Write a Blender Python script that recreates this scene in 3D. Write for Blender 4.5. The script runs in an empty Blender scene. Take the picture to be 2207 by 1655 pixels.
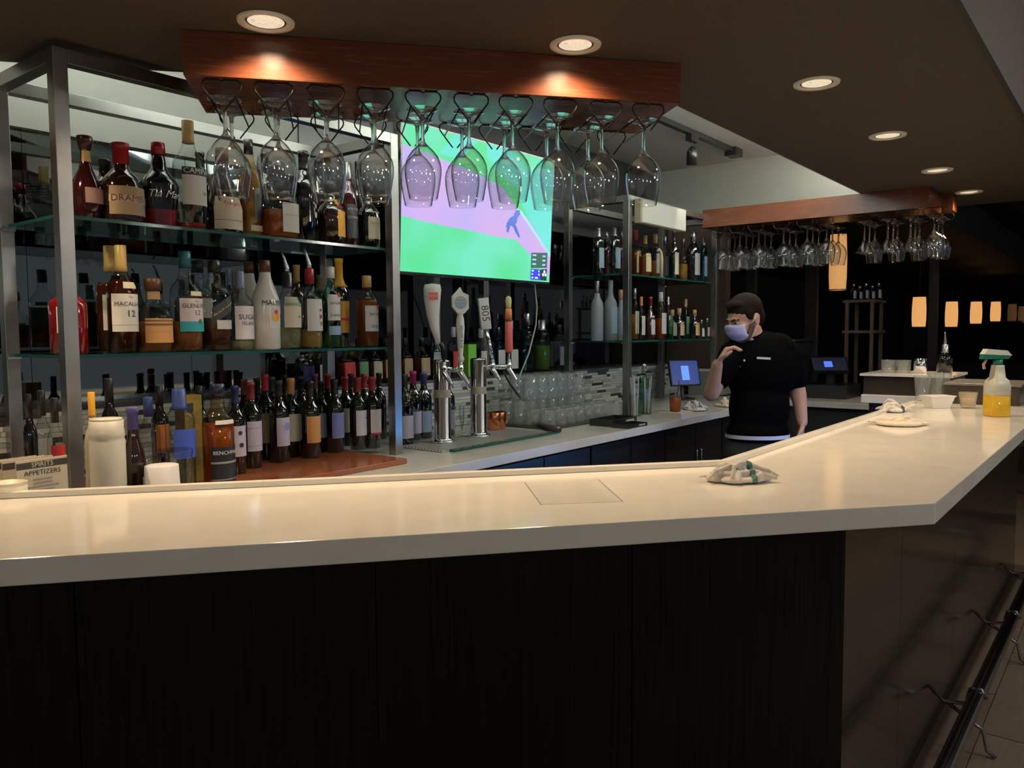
import bpy, bmesh, math, random
from mathutils import Vector, Matrix

random.seed(7)
scene = bpy.context.scene
COL = scene.collection
# ------------------------------------------------------------------ camera
# world frame: X runs along the back bar, Y points into the back wall, Z up, metres
F_PX, PITCH, ROLL = 1720.0, math.radians(3.74), math.radians(-0.39)
A1, A2, EYE = math.radians(38.29), math.radians(77.73), 1.45
B = A2 - A1
C0 = Vector((0, 0, EYE))
D2 = Vector((math.cos(B), -math.sin(B), 0)); N2 = Vector((math.sin(B), math.cos(B), 0))
FWD = Vector((math.cos(A1), math.sin(A1), 0)); RGT = Vector((math.sin(A1), -math.cos(A1), 0))
cam_d = bpy.data.cameras.new('camera'); cam = bpy.data.objects.new('camera', cam_d); COL.objects.link(cam)
cam_d.sensor_width = 36.0; cam_d.lens = 36.0 * F_PX / 2207.0
cam_d.clip_start = 0.05; cam_d.clip_end = 100
fw = FWD * math.cos(PITCH) + Vector((0, 0, -math.sin(PITCH)))
up = FWD * math.sin(PITCH) + Vector((0, 0, math.cos(PITCH)))
cr, sr = math.cos(ROLL), math.sin(ROLL)
r2 = RGT * cr + up * sr
u2 = up * cr - RGT * sr
M = Matrix((r2, u2, -fw)).transposed().to_4x4(); M.translation = C0
cam.matrix_world = M
scene.camera = cam

# ------------------------------------------------------------------ world, exposure
world = bpy.data.worlds.new('world'); scene.world = world; world.use_nodes = True
bg = world.node_tree.nodes['Background']
bg.inputs[0].default_value = (0.88, 0.95, 1.0, 1); bg.inputs[1].default_value = 0.13
scene.view_settings.view_transform = 'Standard'; scene.view_settings.look = 'None'
scene.view_settings.exposure = 0.0; scene.view_settings.gamma = 1.0
scene.view_settings.use_curve_mapping = False
scene.cycles.transparent_max_bounces = 40
scene.cycles.max_bounces = 10
scene.cycles.sample_clamp_indirect = 4.0
scene.cycles.caustics_refractive = False; scene.cycles.caustics_reflective = False

# ------------------------------------------------------------------ pixel helpers (a pixel gives a direction only)
def ray(px, py):
    u, v = px - 1103.5, py - 827.5
    u, v = cr * u + sr * v, -sr * u + cr * v
    x, z = u / F_PX, -v / F_PX
    a, b, c = x, math.cos(PITCH) + z * math.sin(PITCH), -math.sin(PITCH) + z * math.cos(PITCH)
    return RGT * a + FWD * b + Vector((0, 0, c))
def gz(px, py, z): r = ray(px, py); return C0 + r * ((z - EYE) / r.z)
def gy(px, py, y): r = ray(px, py); return C0 + r * (y / r.y)
def gx(px, py, x): r = ray(px, py); return C0 + r * (x / r.x)
def gn(px, py, o): r = ray(px, py); return C0 + r * (o / r.dot(N2))
def gd(px, py, d): r = ray(px, py); return C0 + r * (d / r.dot(FWD))
def depth(p): return (p - C0).dot(FWD)
def P2(s, o, z=0.0): q = D2 * s + N2 * o; return Vector((q.x, q.y, z))
def isect(o, y): return Vector(((o - y * math.cos(B)) / math.sin(B), y, 0))

# ------------------------------------------------------------------ mesh builder
class MB:
    def __init__(s): s.v, s.f, s.m, s.mi = [], [], [], 0
    def add(s, vs, fs):
        b = len(s.v); s.v += [tuple(v) for v in vs]
        for f in fs: s.f.append(tuple(i + b for i in f)); s.m.append(s.mi)
        return s
    def box(s, x0, x1, y0, y1, z0, z1):
        v = [(x, y, z) for z in (z0, z1) for y in (y0, y1) for x in (x0, x1)]
        return s.add(v, [(0, 2, 3, 1), (4, 5, 7, 6), (0, 1, 5, 4), (2, 6, 7, 3), (0, 4, 6, 2), (1, 3, 7, 5)])
    def hexa(s, v): return s.add(v, [(0, 2, 3, 1), (4, 5, 7, 6), (0, 1, 5, 4), (2, 6, 7, 3), (0, 4, 6, 2), (1, 3, 7, 5)])
    def prism(s, poly, z0, z1):
        n = len(poly); v = [(p[0], p[1], z0) for p in poly] + [(p[0], p[1], z1) for p in poly]
        return s.add(v, [tuple(range(n - 1, -1, -1)), tuple(range(n, 2 * n))] + [(i, (i + 1) % n, n + (i + 1) % n, n + i) for i in range(n)])
    def lathe(s, prof, seg=24, p=2.0, ex=1.0, caps=True, c=(0, 0, 0)):
        vs, fs = [], []
        for (z, r) in prof:
            for k in range(seg):
                t = 2 * math.pi * k / seg; q = sup(t, p) * r
                vs.append((c[0] + q * math.cos(t), c[1] + q * math.sin(t) * ex, c[2] + z))
        for i in range(len(prof) - 1):
            for k in range(seg):
                k2 = (k + 1) % seg
                fs.append((i * seg + k, i * seg + k2, (i + 1) * seg + k2, (i + 1) * seg + k))
        if caps:
            fs.append(tuple(range(seg - 1, -1, -1))); fs.append(tuple(range((len(prof) - 1) * seg, len(prof) * seg)))
        return s.add(vs, fs)
    def tube(s, path, r, seg=8, closed=False):
        path = [Vector(p) for p in path]; n = len(path); vs, fs = [], []; ref = None
        for i, p in enumerate(path):
            a = path[(i - 1) % n] if (closed or i) else p; b = path[(i + 1) % n] if (closed or i < n - 1) else p
            t = (b - a).normalized()
            if ref is None: ref = Vector((0, 0, 1)) if abs(t.z) < .9 else Vector((1, 0, 0))
            x = (ref - t * ref.dot(t)).normalized(); y = t.cross(x); ref = x
            rr = r[i] if isinstance(r, (list, tuple)) else r
            for k in range(seg):
                w = 2 * math.pi * k / seg; vs.append(p + (x * math.cos(w) + y * math.sin(w)) * rr)
        m = n if closed else n - 1
        for i in range(m):
            j = (i + 1) % n
            for k in range(seg):
                k2 = (k + 1) % seg; fs.append((i * seg + k, i * seg + k2, j * seg + k2, j * seg + k))
        if not closed:
            fs.append(tuple(range(seg - 1, -1, -1))); fs.append(tuple(range((n - 1) * seg, n * seg)))
        return s.add(vs, fs)
    def ball(s, c, r, seg=14, rings=9, rot=None):
        r = r if isinstance(r, (tuple, list)) else (r, r, r); prof = []; vs, fs = [], []
        for i in range(rings + 1):
            a = -math.pi / 2 + math.pi * i / rings; ca = max(math.cos(a), .02)
            for k in range(seg):
                t = 2 * math.pi * k / seg; q = Vector((r[0] * ca * math.cos(t), r[1] * ca * math.sin(t), r[2] * math.sin(a)))
                if rot: q = rot @ q
                vs.append(q + Vector(c))
        for i in range(rings):
            for k in range(seg):
                k2 = (k + 1) % seg; fs.append((i * seg + k, i * seg + k2, (i + 1) * seg + k2, (i + 1) * seg + k))
        fs.append(tuple(range(seg - 1, -1, -1))); fs.append(tuple(range(rings * seg, (rings + 1) * seg)))
        return s.add(vs, fs)
    def caps(s, a, b, ra, rb, seg=12):   # a capsule, tapering from a to b
        a, b = Vector(a), Vector(b); s.ball(a, ra, seg, 7); s.ball(b, rb, seg, 7); return s.tube([a, b], [ra, rb], seg)
    def mesh(s, name, mats, smooth=False):
        me = bpy.data.meshes.new(name); me.from_pydata(s.v, [], s.f)
        for m in (mats if isinstance(mats, (list, tuple)) else [mats]): me.materials.append(m)
        me.polygons.foreach_set('material_index', s.m)
        if smooth: me.polygons.foreach_set('use_smooth', [True] * len(me.polygons))
        me.update(); return me
    def build(s, name, mats, parent=None, smooth=False, loc=None, rot=None):
        return link(name, s.mesh(name, mats, smooth), parent, loc, rot)
def sup(t, p):
    if p == 2.0: return 1.0
    return 1.0 / (abs(math.cos(t)) ** p + abs(math.sin(t)) ** p) ** (1.0 / p)
def link(name, me, parent=None, loc=None, rot=None):
    o = bpy.data.objects.new(name, me); COL.objects.link(o)
    if parent: o.parent = parent
    if loc is not None: o.location = loc
    if rot is not None: o.rotation_euler = rot
    return o
def tag(o, label=None, cat=None, group=None, kind=None):
    if label: o['label'] = label
    if cat: o['category'] = cat
    if group: o['group'] = group
    if kind: o['kind'] = kind
    return o
def thing(name, label, cat, loc=(0, 0, 0), rz=0.0, group=None):
    o = bpy.data.objects.new(name, None); COL.objects.link(o); o.empty_display_size = .05
    o.location = loc; o.rotation_euler = (0, 0, rz); return tag(o, label, cat, group)
def copy_tree(o, parent=None):
    c = o.copy(); COL.objects.link(c); c.parent = parent
    for ch in o.children: copy_tree(ch, c)
    return c
def bevel(o, w=.003, seg=2):
    m = o.modifiers.new('bevel', 'BEVEL'); m.width = w; m.segments = seg; m.limit_method = 'ANGLE'; return o
ORD = 'first second third fourth fifth sixth seventh eighth ninth tenth eleventh twelfth thirteenth fourteenth fifteenth sixteenth seventeenth eighteenth'.split()

# ------------------------------------------------------------------ materials
_mats = {}
def new_mat(name):
    m = bpy.data.materials.new(name); m.use_nodes = True; return m, m.node_tree, m.node_tree.nodes['Principled BSDF']
def setp(b, **k):
    n = dict(col='Base Color', rough='Roughness', metal='Metallic', spec='Specular IOR Level', trans='Transmission Weight', coat='Coat Weight', ior='IOR', em='Emission Color', es='Emission Strength', alpha='Alpha', sheen='Sheen Weight', sss='Subsurface Weight')
    for a, v in k.items():
        if a in ('col', 'em'): v = (*v, 1)
        b.inputs[n[a]].default_value = v
def plain(col, rough=.5, metal=0.0, **k):
    key = ('p', col, rough, metal, tuple(sorted(k.items())))
    if key not in _mats:
        m, t, b = new_mat('paint_%d' % len(_mats)); setp(b, col=col, rough=rough, metal=metal, **k); 
        nz = t.nodes.new('ShaderNodeTexNoise'); nz.inputs['Scale'].default_value = 60; nz.inputs['Detail'].default_value = 3
        co = t.nodes.new('ShaderNodeTexCoord'); t.links.new(co.outputs['Object'], nz.inputs['Vector'])
        mr = t.nodes.new('ShaderNodeMapRange'); mr.inputs['To Min'].default_value = max(rough - .04, 0); mr.inputs['To Max'].default_value = min(rough + .06, 1)
        t.links.new(nz.outputs['Fac'], mr.inputs['Value']); t.links.new(mr.outputs[0], b.inputs['Roughness'])
        _mats[key] = m
    return _mats[key]
def noisy(name, c0, c1, scale=(1, 1, 1), sc=5, rough=.5, detail=6, bump=0.0, rr=(0, 0), **k):
    m, t, b = new_mat(name); setp(b, rough=rough, **k)
    co = t.nodes.new('ShaderNodeTexCoord'); mp = t.nodes.new('ShaderNodeMapping'); mp.inputs['Scale'].default_value = scale
    nz = t.nodes.new('ShaderNodeTexNoise'); nz.inputs['Scale'].default_value = sc; nz.inputs['Detail'].default_value = detail
    cr_ = t.nodes.new('ShaderNodeValToRGB'); cr_.color_ramp.elements[0].color = (*c0, 1); cr_.color_ramp.elements[1].color = (*c1, 1)
    cr_.color_ramp.elements[0].position = .3; cr_.color_ramp.elements[1].position = .7
    t.links.new(co.outputs['Object'], mp.inputs[0]); t.links.new(mp.outputs[0], nz.inputs['Vector'])
    t.links.new(nz.outputs['Fac'], cr_.inputs[0]); t.links.new(cr_.outputs[0], b.inputs['Base Color'])
    if rr != (0, 0):
        mr = t.nodes.new('ShaderNodeMapRange'); mr.inputs['To Min'].default_value, mr.inputs['To Max'].default_value = rr
        t.links.new(nz.outputs['Fac'], mr.inputs['Value']); t.links.new(mr.outputs[0], b.inputs['Roughness'])
    if bump:
        bp = t.nodes.new('ShaderNodeBump'); bp.inputs['Strength'].default_value = bump; bp.inputs['Distance'].default_value = .002
        t.links.new(nz.outputs['Fac'], bp.inputs['Height']); t.links.new(bp.outputs[0], b.inputs['Normal'])
    return m
def thin_glass(name, tint=(1, 1, 1), edge=(.45, .5, .5), body=0.0, bodycol=(.8, .8, .8), gloss=.8, rough=.02, pwr=3.0):
    """thin clear wall: tinted transparency, darker where the wall is seen edge on, Fresnel reflection"""
    m = bpy.data.materials.new(name); m.use_nodes = True; t = m.node_tree; t.nodes.clear()
    out = t.nodes.new('ShaderNodeOutputMaterial'); lw = t.nodes.new('ShaderNodeLayerWeight'); lw.inputs[0].default_value = .5
    pw = t.nodes.new('ShaderNodeMath'); pw.operation = 'POWER'; pw.inputs[1].default_value = pwr
    mix = t.nodes.new('ShaderNodeMix'); mix.data_type = 'RGBA'; mix.inputs[6].default_value = (*tint, 1); mix.inputs[7].default_value = (*edge, 1)
    tr = t.nodes.new('ShaderNodeBsdfTransparent'); gl = t.nodes.new('ShaderNodeBsdfGlossy'); gl.inputs['Roughness'].default_value = rough
    fr = t.nodes.new('ShaderNodeMath'); fr.operation = 'POWER'; fr.inputs[1].default_value = 5.0
    fa = t.nodes.new('ShaderNodeMath'); fa.operation = 'MULTIPLY_ADD'; fa.inputs[1].default_value = .92; fa.inputs[2].default_value = .06
    mu = t.nodes.new('ShaderNodeMath'); mu.operation = 'MULTIPLY'; mu.inputs[1].default_value = gloss; mu.use_clamp = True
    ms = t.nodes.new('ShaderNodeMixShader')
    t.links.new(lw.outputs['Facing'], pw.inputs[0]); t.links.new(pw.outputs[0], mix.inputs[0]); t.links.new(mix.outputs[2], tr.inputs[0])
    t.links.new(lw.outputs['Facing'], fr.inputs[0]); t.links.new(fr.outputs[0], fa.inputs[0]); t.links.new(fa.outputs[0], mu.inputs[0]); t.links.new(mu.outputs[0], ms.inputs[0])
    base = tr
    if body:
        df = t.nodes.new('ShaderNodeBsdfDiffuse'); df.inputs[0].default_value = (*bodycol, 1)
        m2 = t.nodes.new('ShaderNodeMixShader'); m2.inputs[0].default_value = body
        t.links.new(tr.outputs[0], m2.inputs[1]); t.links.new(df.outputs[0], m2.inputs[2]); base = m2
    t.links.new(base.outputs[0], ms.inputs[1]); t.links.new(gl.outputs[0], ms.inputs[2]); t.links.new(ms.outputs[0], out.inputs[0])
    return m
def glow(name, col, strength):
    key = ('g', col, strength)
    if key not in _mats:
        m, t, b = new_mat(name); setp(b, col=(.02, .02, .02), em=col, es=strength, rough=.4); _mats[key] = m
    return _mats[key]

QUARTZ = noisy('quartz_white', (.80, .755, .67), (.86, .815, .73), sc=9, rough=.12, rr=(.07, .15))
QUARTZ2 = noisy('quartz_grey', (.54, .55, .54), (.61, .62, .60), sc=9, rough=.2, rr=(.14, .22))
ESPRESSO = noisy('espresso_veneer', (.0025, .002, .0018), (.011, .0085, .007), scale=(60, 60, 1.2), sc=3, rough=.33, rr=(.28, .45), bump=.06, spec=.22)
LAMINATE = noisy('brown_laminate', (.020, .014, .010), (.030, .021, .015), scale=(4, 4, 40), sc=2, rough=.16, rr=(.10, .2))
SOFFIT = noisy('soffit_brown', (.060, .043, .029), (.070, .051, .035), sc=30, rough=.75)
WHITE = noisy('white_plaster', (.66, .67, .62), (.70, .71, .66), sc=12, rough=.8)
DIMCEIL = noisy('dimmed_plaster', (.46, .46, .47), (.50, .50, .51), sc=12, rough=.85)  # white ceiling plaster, greyed in colour for dim light on the dining side
CHERRY = noisy('cherry_wood', (.105, .029, .0135), (.155, .047, .022), scale=(3, 45, 45), sc=2.2, rough=.28, rr=(.2, .32))
CHERRYY = noisy('cherry_wood_across', (.105, .029, .0135), (.155, .047, .022), scale=(45, 3, 45), sc=2.2, rough=.28, rr=(.2, .32))
CHERRY2 = noisy('cherry_board', (.22, .070, .035), (.32, .11, .055), scale=(3, 45, 45), sc=2.2, rough=.2, rr=(.12, .25))
BLACKWALL = noisy('black_wall', (.006, .006, .007), (.012, .012, .013), sc=10, rough=.35)
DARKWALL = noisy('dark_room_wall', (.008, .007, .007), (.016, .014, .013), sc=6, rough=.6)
STEEL = noisy('brushed_steel', (.34, .335, .32), (.39, .385, .37), sc=14, rough=.3, metal=1.0, rr=(.26, .36))
STEEL2 = plain((.58, .58, .56), .45, 1.0)
CHROME = plain((.8, .8, .82), .06, 1.0)
DARKCHROME = plain((.30, .28, .28), .16, 1.0)
BLACKMETAL = plain((.008, .008, .009), .35, .6)
WIRE = plain((.012, .010, .009), .35, .8)
BLACKPL = plain((.010, .010, .011), .35)
RUBBER = plain((.008, .008, .008), .7)
PAPER = plain((.72, .70, .66), .7); CREAM = plain((.70, .62, .46), .7); INK = plain((.02, .02, .025), .6)
GREYINK = plain((.30, .28, .26), .6)
PLANK = [noisy('floor_plank_%d' % i, a, b, scale=(3, 40, 1), sc=2, rough=.45, rr=(.35, .55)) for i, (a, b) in enumerate((((.15, .112, .080), (.21, .158, .115)), ((.13, .098, .070), (.19, .140, .104)), ((.165, .122, .088), (.23, .175, .128))))]
GROUT = plain((.02, .016, .013), .8)
def mirror_mat(name, col, rough):
    m, t, b = new_mat(name); setp(b, col=col, rough=rough, metal=1.0)
    nz = t.nodes.new('ShaderNodeTexNoise'); nz.inputs['Scale'].default_value = 3; mr = t.nodes.new('ShaderNodeMapRange')
    mr.inputs['To Min'].default_value = rough * .6; mr.inputs['To Max'].default_value = rough * 1.4
    t.links.new(nz.outputs['Fac'], mr.inputs['Value']); t.links.new(mr.outputs[0], b.inputs['Roughness']); return m
MIRROR = mirror_mat('tinted_mirror', (.24, .265, .265), .03)
DARKMIRROR = mirror_mat('smoked_mirror', (.07, .075, .08), .04)
# bottle and drinking glass
G_CLEAR = thin_glass('clear_glass', (.90, .93, .92), (.28, .32, .32))
G_WINE = thin_glass('stemware_glass', (.965, .975, .975), (.22, .24, .24), gloss=1.0, pwr=7.0)
def shell_glass(name, w, ior=1.45):
    m = bpy.data.materials.new(name); m.use_nodes = True; t = m.node_tree; t.nodes.clear()
    out = t.nodes.new('ShaderNodeOutputMaterial'); g = t.nodes.new('ShaderNodeBsdfGlass'); g.inputs['IOR'].default_value = ior; g.inputs['Roughness'].default_value = 0.0
    tr = t.nodes.new('ShaderNodeBsdfTransparent'); ms = t.nodes.new('ShaderNodeMixShader'); ms.inputs[0].default_value = w
    t.links.new(tr.outputs[0], ms.inputs[1]); t.links.new(g.outputs[0], ms.inputs[2]); t.links.new(ms.outputs[0], out.inputs[0]); return m
G_WINE = thin_glass('stemware_wall', (.985, .99, .99), (.10, .11, .11), gloss=1.5, pwr=5.0, rough=.015)
G_STEM = shell_glass('stem_glass', .8, 1.45)
G_TUMB = thin_glass('tumbler_glass', (.90, .93, .92), (.40, .44, .44), body=.16, bodycol=(.85, .90, .90), gloss=1.1, pwr=4.0)  # pale diffuse body stands in for light caught by thick glass
G_SHELF = thin_glass('shelf_glass', (.80, .90, .87), (.55, .70, .66))
G_EDGE = plain((.008, .055, .048), .12)
G_TRAY = thin_glass('tray_glass', (.55, .75, .68), (.25, .45, .40))
G_GREEN = thin_glass('green_glass', (.35, .60, .45), (.10, .22, .15))
G_TEAL = thin_glass('teal_glass', (.25, .50, .58), (.05, .16, .2))
G_WARM = thin_glass('warm_glass', (.80, .70, .52), (.35, .25, .15))
G_BROWN = plain((.020, .007, .004), .07, coat=.6); G_BLACK = plain((.004, .004, .005), .07, coat=.6)
G_WINEB = plain((.0035, .005, .003), .06, coat=.6); G_RED = plain((.16, .006, .008), .10, coat=.5); G_DKRED = plain((.035, .006, .007), .08, coat=.6)
G_FROST = thin_glass('frosted_glass', (.7, .75, .78), (.5, .55, .58), body=.55, bodycol=(.50, .56, .58), rough=.25)
G_WHITE = plain((.80, .77, .71), .16, coat=.3)
def liquid(name, col, body=.45): return thin_glass(name, col, tuple(c * .5 for c in col), body=body, bodycol=col, gloss=.5)
L_AMBER = liquid('amber_spirit', (.50, .17, .035)); L_DARK = liquid('dark_spirit', (.10, .022, .008), .6); L_GOLD = liquid('gold_spirit', (.72, .50, .14))
L_RED = liquid('red_spirit', (.45, .03, .02)); L_ORANGE = liquid('orange_spirit', (.62, .15, .03)); L_PALE = liquid('pale_spirit', (.75, .72, .45), .25)
L_YELLOW = liquid('yellow_cleaner', (.85, .56, .05), .65)
# ================================================================== setting
KS = 1.2615                                     # soffit-hung things: scale that goes with the soffit height
ZC, ZTOP, ZB, ZF = 2.27, 2.69, 0.95, 1.07      # soffit, ceiling, back counter, bar top
YF, YR, OF, OR_ = 0.343, 0.927, 1.489, 2.066   # bar top: front / rear edges of the two runs
Y_MIR, Y_RISER = 3.05, 2.86
def struct(name, mb, mats, parent=None, label=None):
    o = mb.build(name, mats, parent)
    if not parent: tag(o, label, None, None, 'structure')
    return o
floor = struct('floor', MB().box(-6, 20, -6, 6, -.06, -.012), GROUT)
# planks one can tell apart, at the right of the bar
shared = {}
def plank(x0, x1, y0, y1, k):
    key = (round(x1 - x0, 2), round(y1 - y0, 3), k)
    if key not in shared: shared[key] = MB().box(0, x1 - x0, 0, y1 - y0, -.012, 0).mesh('plank', PLANK[k])
    link('plank', shared[key], floor, (x0, y0, 0))
for r in range(22):
    y1 = .56 - r * .152; off = (r * .37) % .9
    for c in range(-1, 6):
        x0 = 1.8 + c * .9 - off; plank(x0 + .002, x0 + .896, y1 - .149, y1, random.randrange(3))
rest = MB().box(-6, .9, -6, .56, -.012, 0).box(7.3, 20, -6, 6, -.012, 0).box(-6, 7.3, .56, 6, -.012, 0).box(.9, 7.3, -6, -2.79, -.012, 0)
r_ = rest.build('plank_field', PLANK[0], floor); r_['kind'] = 'stuff'
# ceilings
struct('ceiling', MB().box(-6, 6.12, -6, 1.366, ZTOP, ZTOP + .05), DIMCEIL)
struct('ceiling_cove', MB().box(-6, 5.70, 1.366, Y_MIR + .1, ZTOP, ZTOP + .05), WHITE)
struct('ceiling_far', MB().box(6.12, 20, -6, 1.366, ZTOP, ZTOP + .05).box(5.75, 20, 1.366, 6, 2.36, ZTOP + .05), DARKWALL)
ci, co_ = isect(2.721, 1.366), isect(1.766, .404)
E1, E0 = P2(-4.5, 2.721), P2(-4.5, 1.766)
soff = struct('ceiling_soffit', MB().prism([E0, co_, (6.12, .404), (6.12, 1.366), ci, E1], ZC, ZTOP), SOFFIT)
struct('trim_1', MB().prism([P2(-4.5, 1.747), isect(1.747, .385), (6.13, .385), (6.13, .404), co_, E0], ZC - .004, ZC + .03), plain((.012, .010, .009), .6))
struct('trim_2', MB().prism([E1, ci, (5.69, 1.366), (5.69, 1.376), isect(2.731, 1.376), P2(-4.5, 2.731)], ZC + .002, ZTOP), WHITE)
struct('wall_end', MB().box(5.70, 5.75, 1.366, Y_MIR + .1, 2.33, ZTOP), WHITE)
# back wall: plaster core, mirror panels, smoked mirror, black board
wb = struct('wall_back', MB().box(-6, 5.9, Y_MIR + .006, Y_MIR + .1, 0, ZTOP), BLACKWALL)
xs = [-1.2, -.1, .55, 1.15, 1.75, 2.30]
for i in range(5): MB().box(xs[i] + .001, xs[i + 1] - .001, Y_MIR, Y_MIR + .005, 1.205, 2.16).build('mirror_panel', MIRROR, wb)
MB().box(-1.2, 2.299, Y_MIR - .004, Y_MIR + .005, 2.162, ZTOP - .003).build('white_wall_band', WHITE, wb)
xs = [2.30, 2.9, 3.5, 4.1, 4.7, 5.3, 5.9]
for i in range(6): MB().box(xs[i] + .001, xs[i + 1] - .001, Y_MIR, Y_MIR + .005, 1.205, 2.10).build('smoked_mirror_panel', DARKMIRROR, wb)
MB().box(2.30, 5.9, Y_MIR - .012, Y_MIR + .005, 2.102, ZTOP - .003).build('black_board', BLACKWALL, wb)
# ledge with mosaic riser
riser = struct('wall_riser', MB().box(-1.2, 5.9, Y_RISER + .006, Y_MIR, 0, 1.195), plain((.28, .28, .27), .7))
MB().box(-1.2, 5.9, Y_RISER - .006, Y_MIR, 1.196, 1.206).build('ledge_top', plain((.05, .05, .05), .25), riser)
TILE = [plain((.55, .56, .53), .2), plain((.36, .38, .37), .15), plain((.05, .055, .055), .12), plain((.66, .66, .62), .25)]
tl = MB()
for row in range(14):
    z = ZB + .002 + row * .0172; x = -.6 + random.random() * .08
    while x < 5.85:
        w = random.choice((.045, .08, .11, .14)); tl.mi = random.choice((0, 0, 0, 3, 3, 1, 1, 2))
        d = random.random() * .002; tl.box(x, x + w - .0015, Y_RISER - .002 - d, Y_RISER + .006, z, z + .0158); x += w
t_ = tl.build('mosaic_tiles', TILE, riser); t_['kind'] = 'stuff'
# the dark room beyond
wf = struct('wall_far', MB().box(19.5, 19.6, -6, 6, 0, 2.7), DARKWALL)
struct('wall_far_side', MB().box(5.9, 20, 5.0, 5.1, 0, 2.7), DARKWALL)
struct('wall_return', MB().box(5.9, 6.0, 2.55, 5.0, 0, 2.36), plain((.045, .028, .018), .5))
MULL = plain((.06, .058, .055), .4)
DG = plain((.004, .005, .006), .05, coat=1.0)
for k, (px, w) in enumerate(((1618, .10), (1748, .14), (2012, .10))):
    p = gx(px, 600, 9.0 + k); struct('trim_%d' % (5 + k), MB().box(p.x, p.x + .08, p.y - w / 2, p.y + w / 2, 0, 2.36), MULL)
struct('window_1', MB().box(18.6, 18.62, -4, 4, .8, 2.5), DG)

# ------------------------------------------------------------------ recessed downlights (real lamps, plus one added at the left)
WARM = (1.0, .74, .47)
ls = lambda prof: [(z * KS, r * KS) for z, r in prof]
trim_me = MB().lathe(ls([(-.001, .0415), (-.004, .043), (-.006, .050), (-.005, .0575), (-.0005, .0590)]), 40, caps=False).mesh('trim_ring', plain((.80, .76, .68), .35), True)
cone_me = MB().lathe(ls([(-.0006, .0415), (-.0012, .0405), (-.0012, .0375)]), 32, caps=False).mesh('gap_ring', plain((.03, .025, .02), .5), True)
lens_nodes, lt, lb = new_mat('lamp_lens'); setp(lb, col=(.8, .78, .7), rough=.2, em=(1.0, .84, .62), es=3.0)
_vz = lt.nodes.new('ShaderNodeTexVoronoi'); _vz.inputs['Scale'].default_value = 260
_mr = lt.nodes.new('ShaderNodeMapRange'); _mr.inputs['To Min'].default_value = 1.1; _mr.inputs['To Max'].default_value = .25
_co = lt.nodes.new('ShaderNodeTexCoord'); lt.links.new(_co.outputs['Object'], _vz.inputs['Vector'])
lt.links.new(_vz.outputs['Distance'], _mr.inputs['Value']); lt.links.new(_mr.outputs[0], lb.inputs['Emission Strength'])
lens_me = MB().lathe(ls([(-.0055, .0005), (-.0045, .022), (-.0016, .0375)]), 32, caps=False).mesh('lens', lens_nodes, True)
def downlight(p, label, energy, size=math.radians(142), aim=None, blend=1.0):
    t = thing('recessed_downlight', label, 'ceiling light', (p.x, p.y, p.z - .0005), 0, 'recessed downlights in the brown soffit')
    for n, me in (('trim_ring', trim_me), ('gap_ring', cone_me), ('lens', lens_me)): link(n, me, t)
    ld = bpy.data.lights.new('downlight_lamp', 'SPOT'); ld.energy = energy; ld.color = WARM; ld.spot_size = size; ld.spot_blend = blend; ld.shadow_soft_size = .03
    lo = bpy.data.objects.new('downlight_lamp', ld); COL.objects.link(lo); lo.parent = t; lo.location = (0, 0, -.012)
    if aim is not None:
        lo.rotation_euler = Vector(aim).to_track_quat('-Z', 'Y').to_euler()
    return t
DL = [((573, 45), 'recessed round downlight nearest the left end of the near wooden rack'), ((1240, 95), 'recessed round downlight near the right end of the near wooden rack'),
      ((1760, 178), 'largest recessed downlight of the row over the right bar run'), ((1913, 291), 'second recessed downlight of the row receding over the right bar run'),
      ((2020, 366), 'third recessed downlight of the row receding over the right bar run'), ((2088, 413), 'farthest recessed downlight, beside the far wooden rack')]
EN = [54, 54, 50, 46, 40, 34]
for ((px, py), lab), en in zip(DL, EN): downlight(gz(px, py, ZC), lab, en)
for s_, lab in ((-.80, 'added recessed downlight out of view over the left end of the bar'), ):
    downlight(P2(s_ * KS, 1.78 * KS, ZC), lab, 54)  # extra downlight, added out of view to extend the row
# globe pendants added unseen on the guests' side, to brighten floor, ceiling and bar
globe_me = MB().ball((0, 0, 0), .09, 24, 16).mesh('globe', glow('added_globe_glow', (1.0, .93, .82), 1.6), True)
for k, (x, y) in enumerate(((-.3, -2.4), (1.6, -2.6), (3.3, -1.3), (5.0, -1.3), (-2.2, -1.2))):
    t = thing('added_globe_pendant', 'added white globe pendant out of view in the dining room, %s from the left' % ('second', 'third', 'fourth', 'fifth', 'first')[k], 'pendant lamp', (x, y, 2.50 if k in (2, 3) else 2.05), 0, 'added dining room globe pendants')
    link('globe', globe_me, t); MB().tube([(0, 0, .0885), (0, 0, ZTOP - .0005 - t.location.z)], .005, 6).build('cord', BLACKMETAL, t)
    pl = bpy.data.lights.new('added_globe_lamp', 'POINT'); pl.energy = (24, 24, 45, 48, 24)[k]; pl.color = (1.0, .95, .88); pl.shadow_soft_size = .10
    po = bpy.data.objects.new('added_globe_lamp', pl); COL.objects.link(po); po.parent = t; po.location = (0, 0, -.11)
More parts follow.
